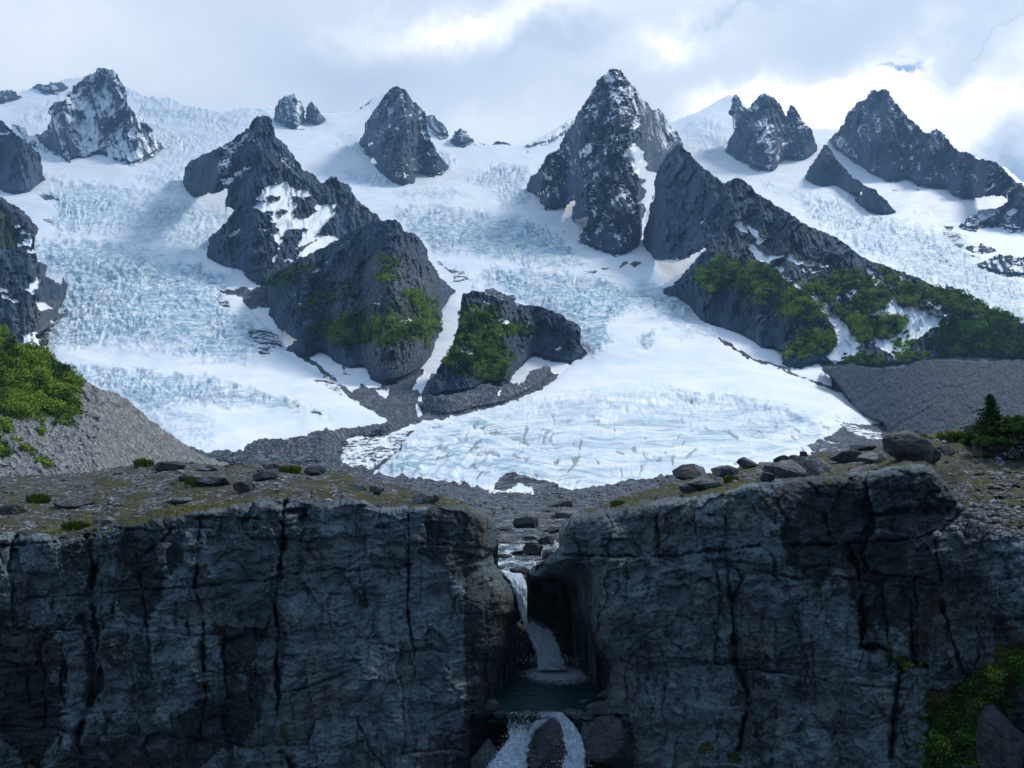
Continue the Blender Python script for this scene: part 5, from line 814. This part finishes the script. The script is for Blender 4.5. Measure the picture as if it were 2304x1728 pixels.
for k, (x, y, w_, h_, lb) in enumerate(((500, 714, 14, 8, 'leftmost small wet stone on the pool rim'), (512, 716, 9, 5, 'second small wet stone from the left on the pool rim'), (529, 713, 10, 5, 'third small wet stone from the left on the pool rim'), (540, 715, 12, 7, 'wet stone at the pool rim where the water splits left'),
      (574, 713, 16, 8, 'wet stone on the pool rim just right of the right lower fall'), (586, 716, 16, 9, 'wet stone below the pool rim under the right wall'), (598, 708, 22, 10, 'broad wet ledge stone at the right end of the pool rim'), (492, 706, 16, 12, 'wet stone in the left corner of the pool'),
      (607, 696, 20, 10, 'wet stone at the pool edge against the right wall'), (585, 702, 12, 4, 'low flat stone breaking the pool surface'), (552, 712, 7, 4, 'tiny wet stone on the pool rim above the dark boulder'))):
    boulder(lb, x, y, w_, h_, 12.5 * 800 / (y + h_ * .3 - 478) if y < 712 else 42.7, 440 + k, mat=M_boulder_dark, wet=.5, group='stones on the rocky rim of the pool')
def stones(name, pts, sizes, seed, mat=M_stones, flat=(.35, .8)):
    """one mesh of many small loose stones"""
    rs = np.random.RandomState(seed); protos = [stone_verts(1, rs, 1.0, 5)[0] for _ in range(24)]; f = ICO[1][1]; n = len(pts); nv = len(ICO[1][0])
    a = rs.uniform(0, 6.28, n); V = np.array([protos[i] for i in rs.randint(0, 24, n)]); sx_, sy_, sz_ = sizes * rs.uniform(.7, 1.3, n), sizes * rs.uniform(.6, 1.1, n), sizes * rs.uniform(*flat, n)
    V = V * np.stack([sx_, sy_, sz_], 1)[:, None, :]; ca, sa = np.cos(a)[:, None], np.sin(a)[:, None]
    V = np.stack([V[..., 0] * ca - V[..., 1] * sa, V[..., 0] * sa + V[..., 1] * ca, V[..., 2]], -1) + pts[:, None, :]
    F = (f[None] + (np.arange(n) * nv)[:, None, None]).reshape(-1, 3); C = np.repeat(rs.uniform(0, .3, n), nv)
    o = mesh_np(name, V.reshape(-1, 3), F, mat, None, {'mA': np.stack([C, C * 0, C * 0], 1), 'mB': np.stack([C * 0, C * 0, np.repeat(rs.uniform(0, .3, n), nv)], 1)}, smooth=False); tag(o, kind='stuff'); return o
def scatter_surf(key, n, seed, region=None, lo=-4):
    X, Y, D, A, ins = SURF[key]; rs = np.random.RandomState(seed); wgt = (A['t'] * ins * (1.0 - .85 * np.clip(A['g'], 0, 1)))
    if region is not None: wgt = wgt * (psd(X, Y, tr(region)) > 0)
    wgt = wgt * (D ** 2) ** .2; p = wgt.ravel() / wgt.sum(); i = rs.choice(len(p), n, p=p); x = X.ravel()[i] + rs.uniform(-.5, .5, n); y = Y.ravel()[i] + rs.uniform(-.5, .5, n); d = D.ravel()[i]
    return np.stack(at(x, y, d), 1), d, rs
for key, n in ((3.1, 3200), (5.3, 3200)):
    p, d, rs = scatter_surf(key, n, int(key * 10)); stones('loose_stones', p, d / FPX * (.5 + rs.pareto(2.6, n) * 1.0).clip(0, 4.5), 31 + int(key))
p, d, rs = scatter_surf(5.3, 900, 99, 'I 1290,470 1440,330 1500,170 2000,150 2000,480'); stones('loose_stones', p, d / FPX * (1.0 + rs.pareto(2.2, 900) * 1.3).clip(0, 6), 77)
n = 5200; rs = np.random.RandomState(5); x = rs.uniform(440, 680, n); u = rs.uniform(0, 1, n); y = 492 + 82 * u ** 1.05; d = baseY(x, y); d = np.where(y > 570, 60., d)
keep = psd(x[None], y[None], tr('J 350,230 480,225 500,290 650,310 560,375 520,400 470,445 430,450 370,395 325,340'))[0] < rs.uniform(-2, 1, n); x, y, d = x[keep], y[keep], d[keep]
sz = d / FPX * (.55 + rs.pareto(2.1, len(x)) * 1.1).clip(0, 6) * (.75 + .5 * (y - 492) / 80); stones('river_stones', np.stack(at(x, y, d), 1) + np.array([0, 0, .0]), sz, 41, flat=(.3, .6))
# rubble over the gravel plain further out
n = 9000; x = rs.uniform(180, 930, n); y = rs.uniform(455, 505, n); ok_ = (psd(x[None], y[None], G_C)[0] < -1) & (psd(x[None], y[None], G_L)[0] < -1); x, y = x[ok_], y[ok_]; d = baseY(x, y)
stones('rubble', np.stack(at(x, y, d), 1), d / FPX * (.35 + rs.pareto(2.6, len(x)) * .7).clip(0, 2.6), 43, flat=(.5, .9))
# ------------------------------------------------------------------ plants
def leaf_mat(name, c1, c2):
    m = bpy.data.materials.new(name); m.use_nodes = True; T = NT(m.node_tree); T.n.clear()
    o = T.new('ShaderNodeOutputMaterial'); d = T.new('ShaderNodeBsdfDiffuse'); t = T.new('ShaderNodeBsdfTranslucent'); mx = T.new('ShaderNodeMixShader')
    a = T.new('ShaderNodeVertexColor', layer_name='mA'); A = T.new('ShaderNodeSeparateColor'); T.l.new(a.outputs[0], A.inputs[0])
    c = T.mix(A.outputs[0], c1, c2); T.l.new(c, d.inputs[0]); T.l.new(c, t.inputs[0]); mx.inputs[0].default_value = .14
    T.l.new(d.outputs[0], mx.inputs[1]); T.l.new(t.outputs[0], mx.inputs[2]); T.l.new(mx.outputs[0], o.inputs[0]); return m
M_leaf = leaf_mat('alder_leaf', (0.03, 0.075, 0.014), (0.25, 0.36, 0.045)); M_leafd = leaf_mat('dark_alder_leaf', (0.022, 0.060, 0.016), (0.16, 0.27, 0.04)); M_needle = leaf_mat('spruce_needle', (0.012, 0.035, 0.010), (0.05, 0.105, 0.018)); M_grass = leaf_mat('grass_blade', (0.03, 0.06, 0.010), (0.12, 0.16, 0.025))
def leaves(C, R, n, size, rs, hue, flat=.75):
    """n leaves round each centre C (k,3) with radius R (k,), leaf size (k,)"""
    k = len(C); d = rs.normal(size=(k, n, 3)); d /= np.linalg.norm(d, axis=2)[..., None]; rr = rs.uniform(.35, 1, (k, n, 1)) ** .6
    lump = 1 + .28 * np.sin(d[..., :1] * 5 + rs.uniform(0, 6, (k, 1, 1))) * np.sin(d[..., 1:2] * 5 + rs.uniform(0, 6, (k, 1, 1)))
    p = C[:, None, :] + d * rr * lump * R[:, None, None] * np.array([1, 1, flat]); nrm = d + .7 * rs.normal(size=d.shape); nrm /= np.linalg.norm(nrm, axis=2)[..., None]
    a = np.cross(nrm, rs.normal(size=d.shape)); a /= np.linalg.norm(a, axis=2)[..., None]; b = np.cross(nrm, a); s = (size[:, None, None] * rs.uniform(.6, 1.25, (k, n, 1)))
    V = np.stack([p - a * s, p - b * s * .62, p + a * s, p + b * s * .62], 2).reshape(-1, 3); F = np.arange(len(V)).reshape(-1, 4)
    h = np.clip(hue[:, None] + .25 * rs.normal(size=(k, n)), 0, 1); H = np.repeat(h.ravel(), 4); return V, F, np.stack([H, H, H], 1)
def pick(label, region, n, rs, key=None, near=None):
    """n points on a rock mass inside a traced outline"""
    if near is None: m = MASS[label]; X, Y, D, ins = m['X'], m['Y'], m['D'], m['sd'] > 1
    else: X, Y, D, _, ins = SURF[near]
    q = psd(X, Y, tr(region)) + 5 * fbm(X / 10, Y / 6, n * .01, 4, .6); k = (q > -2.5) & ins; w_ = np.where(k, np.clip((q + 2.5) / 7, .03, 1), 0).ravel() * (.25 + sstep(fbm(X / 7, Y / 4.5, n * .013, 3).ravel(), -.35, .3)); i = rs.choice(len(w_), n, p=w_ / w_.sum()); x, y, d = X.ravel()[i], Y.ravel()[i], D.ravel()[i]
    return np.stack(at(x, y, d), 1), d, x, y
def thicket(label, src, region, n, rpx, seed, mat=M_leaf, nl=52, leafpx=.95, lift=.45, hue=.5, name='alder_thicket', near=None):
    n = int(n * .72); rs = np.random.RandomState(seed); C, d, x, y = pick(src, region, n, rs, near=near); R = d / FPX * rpx * rs.uniform(.4, 1.15, n); C[:, 2] += R * lift * rs.uniform(.4, 2.0, n); C[:, 1] -= R * .3
    hu = np.clip(hue + 1.1 * fbm(x / 14, y / 8, seed * .3, 3) + .22 * rs.normal(size=n), 0, 1); V, F, H = leaves(C, R, nl, d / FPX * leafpx, rs, hu); o = mesh_np(name, V, F, mat, None, {'mA': H}, smooth=False); tag(o, label, kind='stuff'); return o
SP = 'shrubby rock spur descending between the left glacier and central glacier'; RG = 'long dark ridge with alder thickets and snow ribbons falling to the right'; KN = 'green topped rock knoll beside the blue icefall'; LM = 'sunlit grey gravel moraine slope on the left below the green thicket'; LS = 'mossy boulder strewn slope at the left edge above the left glacier'
thicket('bright green alder thicket on the brow of the rock spur', SP, 'N 1290,1130 1370,1120 1500,1150 1560,1130 1640,1120 1620,1040 1560,950 1640,910 1720,960 1790,1060 1780,1130 1730,1240 1700,1290 1600,1240 1500,1230 1440,1300 1380,1290 1380,1210', 620, 4.2, 1, hue=.62)
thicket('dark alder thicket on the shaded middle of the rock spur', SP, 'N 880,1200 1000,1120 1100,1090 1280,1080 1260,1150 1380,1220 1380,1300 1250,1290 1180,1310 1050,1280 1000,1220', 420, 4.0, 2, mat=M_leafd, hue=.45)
thicket('small green shrub patch high on the rock spur', SP, 'N 1380,780 1470,830 1500,850 1420,850 1360,820', 60, 2.6, 3, hue=.6)
thicket('shrub strip left of the high patch on the rock spur', SP, 'N 1370,680 1450,710 1520,740 1500,780 1400,720', 45, 2.2, 21, hue=.6)
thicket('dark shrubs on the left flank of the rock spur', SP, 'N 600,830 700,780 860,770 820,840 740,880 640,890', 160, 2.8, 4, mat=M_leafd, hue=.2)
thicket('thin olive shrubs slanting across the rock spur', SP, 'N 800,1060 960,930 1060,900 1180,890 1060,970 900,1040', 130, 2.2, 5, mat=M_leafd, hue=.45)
thicket('bright green alder thicket covering the rock knoll', KN, 'E 790,290 900,270 1000,290 1000,350 1180,370 1220,420 1080,450 1000,480 1070,520 1090,640 1050,680 960,740 900,740 860,660 700,640 650,640 720,540 780,600 860,580 860,530 740,520 760,400', 760, 4.0, 6, hue=.6)
thicket('olive shrubs low on the right flank of the rock knoll', KN, 'E 940,650 1080,700 1040,760 950,750 900,700', 90, 3.0, 22, hue=.4)
thicket('dark green alder thicket on the shoulder of the right ridge', RG, 'K 740,560 880,500 980,540 1100,560 1230,570 1380,600 1500,650 1560,740 1700,830 1800,860 1880,960 1960,1000 2000,1080 1960,1130 1860,1160 1720,1140 1500,1100 1450,1000 1200,930 1100,850 860,840 700,860 620,740 640,600', 1050, 4.6, 7, mat=M_leaf, hue=.5)
thicket('green alder clump at the foot of the right ridge shoulder', RG, 'K 1560,1480 1620,1400 1780,1270 1880,1250 1960,1260 2100,1300 2130,1360 2080,1480 1980,1540 1750,1560 1600,1540', 330, 4.2, 8, hue=.38)
for k, (lb, rg, n_, h_) in enumerate((('alder clump above the snow ribbon on the right ridge', 'F 770,120 900,100 980,60 1100,30 1200,110 1240,130 1200,160 1080,150 980,210 940,230 860,170', 260, .35), ('round dark alder clump between two snow patches on the right ridge', 'F 1070,220 1180,180 1290,180 1330,210 1300,270 1230,300 1120,270', 230, .2), ('alder clump right of the widest snow ribbon', 'F 980,260 1060,270 1120,320 1200,380 1230,440 1200,490 1130,470 1100,400 990,300', 200, .3),
                       ('alder clump bordering the large snow patch on its left', 'F 1220,350 1340,330 1430,330 1410,410 1350,460 1260,460 1220,400', 190, .3), ('sunny alder clump above the large snow patch', 'F 1370,190 1450,160 1540,170 1540,230 1430,240', 130, .5), ('alder strip along the crest of the right ridge', 'F 1250,30 1400,90 1550,160 1700,200 1700,240 1540,220 1440,160 1300,110', 210, .3),
                       ('large dark alder thicket at the right picture edge above the moraine', 'F 1600,460 1640,370 1780,300 1900,310 2000,380 2212,400 2500,450 2500,610 2212,590 2000,600 1800,595 1640,590 1560,540', 900, .12), ('dark alder strip along the ridge crest at the right picture edge', 'F 1580,170 1700,150 1900,230 2100,320 2500,420 2500,470 2212,440 2000,360 1800,290 1640,240', 480, .2))):
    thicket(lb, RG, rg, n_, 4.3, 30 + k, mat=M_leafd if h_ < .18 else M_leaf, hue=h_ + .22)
thicket('low yellow green shrubs under the snow patches by the right moraine', RG, 'F 1360,510 1440,460 1490,480 1470,550 1560,550 1620,590 1500,610 1400,600', 150, 2.2, 23, hue=.75); thicket('low shrub mound below the snow tongue by the right moraine', RG, 'F 1080,600 1140,560 1260,580 1320,610 1300,640 1200,650 1100,625', 120, 2.3, 24, hue=.55)
thicket('sunlit green alder thicket on the left moraine', LM, 'M -500,60 0,80 130,180 230,300 330,300 450,310 540,400 720,520 800,620 800,760 820,900 860,1010 740,1020 700,880 600,980 480,930 400,900 360,1010 160,1050 120,950 90,900 0,980 -500,950', 1150, 8, 9, nl=110, leafpx=1.15, hue=.55, lift=.35)
thicket('scattered yellow green shrubs at the foot of the left thicket', LM, 'M -300,1050 100,1060 100,1160 0,1210 -300,1200', 30, 6, 10, nl=110, leafpx=1.5, hue=.9); thicket('small scattered shrubs on the sunlit left moraine', LM, 'M 380,1100 430,1090 470,1200 420,1200', 9, 3.5, 11, nl=60, leafpx=1.2, hue=.85); thicket('small yellow shrub on the sunlit left moraine', LM, 'M 540,1010 720,1000 690,1070 580,1090', 16, 4.2, 12, nl=60, leafpx=1.3, hue=.8)
thicket('olive scrub in the gully of the sunlit left moraine', LM, 'M 180,1260 320,1330 500,1460 500,1540 380,1440', 34, 3.2, 13, nl=50, leafpx=1.2, hue=.5); thicket('dark scrub at the left edge of the sunlit moraine', LM, 'M -300,1250 60,1250 160,1380 150,1440 60,1420 -300,1460', 40, 5, 14, nl=80, leafpx=1.3, hue=.4)
thicket('dark scrub in the lower right corner of the cliff', None, 'I 1300,1380 1450,1230 1600,1120 1800,1060 1900,1100 1700,1250 1640,1400 1600,1500 1680,1700 1300,1800 1240,1600', 260, 9, 15, mat=M_leafd, nl=90, leafpx=1.3, hue=-.1, lift=.1, near=5.3, name='scrub')
thicket('moss tuft on the ledge of the right cliff', None, 'I 1040,1090 1180,1100 1230,1130 1160,1150', 26, 4, 16, mat=M_leafd, nl=60, leafpx=1.2, hue=.2, lift=.1, near=5.3, name='moss')
def blades(label, px, py, w_, h_, Yd, seed, n=420, name='grass_tuft', cat='grass tuft', mat=M_grass, hue=.5, group=None):
    rs = np.random.RandomState(seed); s = Yd / FPX; x, y, z = at(px, py + h_ * .45, Yd); r = w_ * s / 2
    a = rs.uniform(0, 6.28, n); q = np.sqrt(rs.uniform(0, 1, n)) * r * .75; bx, by = q * np.cos(a), q * np.sin(a); H = h_ * s * rs.uniform(.45, 1.1, n) * (1 - .5 * (q / r) ** 2); lean = .35 * H
    tx, ty = bx * 1.25 + lean * rs.normal(size=n) * .6, by * 1.25 + lean * rs.normal(size=n) * .6; wd = s * .8
    b0 = np.stack([bx - wd, by, 0 * a - h_ * s * .25], 1); b1 = np.stack([bx + wd, by, 0 * a - h_ * s * .25], 1); m1 = np.stack([(bx + tx) / 2 + wd * .8, (by + ty) / 2, H * .6], 1); m0 = np.stack([(bx + tx) / 2 - wd * .8, (by + ty) / 2, H * .6], 1); t1 = np.stack([tx, ty, H], 1)
    V = np.concatenate([np.stack([b0, b1, m1, m0], 1).reshape(-1, 3), np.stack([m0, m1, t1, t1 + [0, .001, 0]], 1).reshape(-1, 3)]); F = np.arange(len(V)).reshape(-1, 4)
    h = np.clip(hue + .3 * rs.normal(size=len(F)), 0, 1).repeat(4); o = mesh_np(name, V, F, mat, None, {'mA': np.stack([h] * 3, 1)}, smooth=False); o.location = (float(x), float(y), float(z)); tag(o, label, cat, group); return o
gT = 'grass tufts on the cliff tops'
for k, (l, key, x, y, w_, h_, hu) in enumerate((('bright green shrub tuft on the skyline of the left cliff top', 3.1, 143, 463, 21, 10, .6), ('wide dark grass tuft near the left picture edge', 3.1, 38, 499, 24, 11, .35), ('grass tuft against the left end of the flat topped boulder', 3.1, 191, 482, 12, 11, .3), ('yellow green grass tuft near the back right of the left cliff top', 3.1, 290, 469, 26, 8, .55),
      ('low grass tuft just above the left cliff lip', 3.1, 76, 525, 28, 8, .2), ('bright grass tuft beside the long low boulder on the right cliff', 5.3, 731, 479, 16, 7, .5), ('small mossy tuft at the lip of the right cliff by the gorge', 5.3, 618, 503, 16, 6, .5))):
    blades(l, x, y, w_, h_, surfD(key, x, y + h_ * .4), 500 + k, hue=hu, group=gT)
# spruce: trunk, tiers of drooping boughs with needle sprays
def spruce(px, ytop, ybase, Yd, width, label, seed):
    rs = np.random.RandomState(seed); s = Yd / FPX; H = (ybase - ytop) * s; x, y, z = at(px, ybase, Yd); root = bpy.data.objects.new('spruce_tree', None); COL.objects.link(root); root.location = (float(x), float(y), float(z)); tag(root, label, 'tree')
    zs = np.linspace(-.3, H, 14); r = .055 * (1 - zs / H * .9).clip(.08, 1.1); a = np.linspace(0, 2 * math.pi, 9)[:-1]; bx = .05 * np.sin(zs * 1.3)
    V = np.stack([(bx[:, None] + r[:, None] * np.cos(a)), r[:, None] * np.sin(a) + 0 * bx[:, None], zs[:, None] + 0 * a], -1).reshape(-1, 3); F = np.array([[i * 8 + j, i * 8 + (j + 1) % 8, (i + 1) * 8 + (j + 1) % 8, (i + 1) * 8 + j] for i in range(13) for j in range(8)])
    bk = bpy.data.materials.new('bark'); bk.use_nodes = True; bk.node_tree.nodes['Principled BSDF'].inputs['Base Color'].default_value = (.05, .035, .025, 1); mesh_np('trunk', V, F, bk, root)
    P = []; R = []; W2 = width * s / 2
    for i in range(150):
        t = (i + rs.uniform()) / 150; hz = H * (.05 + .93 * t); L = W2 * (1.08 - t) ** .85 * rs.uniform(.55, 1.15); an = i * 2.4 + rs.normal() * .3; m = max(4, int(L / (s * 1.1)))
        for q in range(m):
            f = (q + .5) / m; P.append([L * f * math.cos(an) + .03 * rs.normal(), L * f * math.sin(an) + .03 * rs.normal(), hz + L * (.10 * f - .30 * f * f + .18 * f ** 4) + .02 * rs.normal()]); R.append(s * (1.35 - .55 * f))
    for q in range(12): P.append([.01 * rs.normal(), .01 * rs.normal(), H * (.93 + .07 * q / 11)]); R.append(s * .8)
    P = np.array(P); R = np.array(R); V, F, C = leaves(P, R, 9, R * .85, rs, np.clip(.45 + .25 * rs.normal(size=len(P)), 0, 1), flat=.5); mesh_np('crown', V, F, M_needle, root, {'mA': C}, smooth=False)
spruce(993, 394, 441, surfD(5.3, 993, 440), 46, 'lone young spruce on the mossy right cliff top', 61)
def shrub(label, px, py, w_, h_, Yd, seed, n=60, mat=M_leafd, hue=.3):
    rs = np.random.RandomState(seed); s = Yd / FPX; x, y, z = at(px, py, Yd); C = rs.normal(size=(n, 3)) * np.array([w_ * .26, w_ * .2, h_ * .2]) * s; C[:, 2] = np.clip(C[:, 2] + h_ * .1 * s, -h_ * .4 * s, h_ * .45 * s)
    V, F, H = leaves(C, s * 4.0 * rs.uniform(.6, 1.2, n), 60, np.full(n, s * 1.1), rs, np.full(n, hue)); o = mesh_np('shrub', V, F, mat, None, {'mA': H}, smooth=False); o.location = (float(x), float(y), float(z)); tag(o, label, 'shrub'); return o
shrub('low dark juniper shrub right of the spruce at the picture edge', 1020, 428, 44, 22, surfD(5.3, 1015, 438), 62)
shrub('low green heath mound left of the spruce', 955, 437, 46, 7, surfD(5.3, 955, 441), 63, n=70, mat=M_leaf, hue=.2)
shrub('low green heath mound at the foot of the spruce', 992, 441, 40, 7, surfD(5.3, 992, 444), 64, n=60, mat=M_leafd, hue=.4)
# ------------------------------------------------------------------ the air between
def haze(density):
    me = bpy.data.meshes.new('haze'); x, y0, y1, z0, z1 = 5200, -60, 5900, -60, 2600
    v = [(a, b, c) for c in (z0, z1) for b in (y0, y1) for a in (-x, x)]
    me.from_pydata(v, [], [(0, 2, 3, 1), (4, 5, 7, 6), (0, 1, 5, 4), (2, 6, 7, 3), (0, 4, 6, 2), (1, 3, 7, 5)]); o = bpy.data.objects.new('haze', me); COL.objects.link(o)
    m = bpy.data.materials.new('haze_air'); m.use_nodes = True; n = m.node_tree; n.nodes.clear()
    out = n.nodes.new('ShaderNodeOutputMaterial'); v = n.nodes.new('ShaderNodeVolumePrincipled'); n.links.new(v.outputs[0], out.inputs['Volume'])
    v.inputs['Color'].default_value = (0.34, 0.62, 1.0, 1); v.inputs['Density'].default_value = density; v.inputs['Anisotropy'].default_value = 0.2
    me.materials.append(m); tag(o, kind='stuff')
haze(7.5e-5)
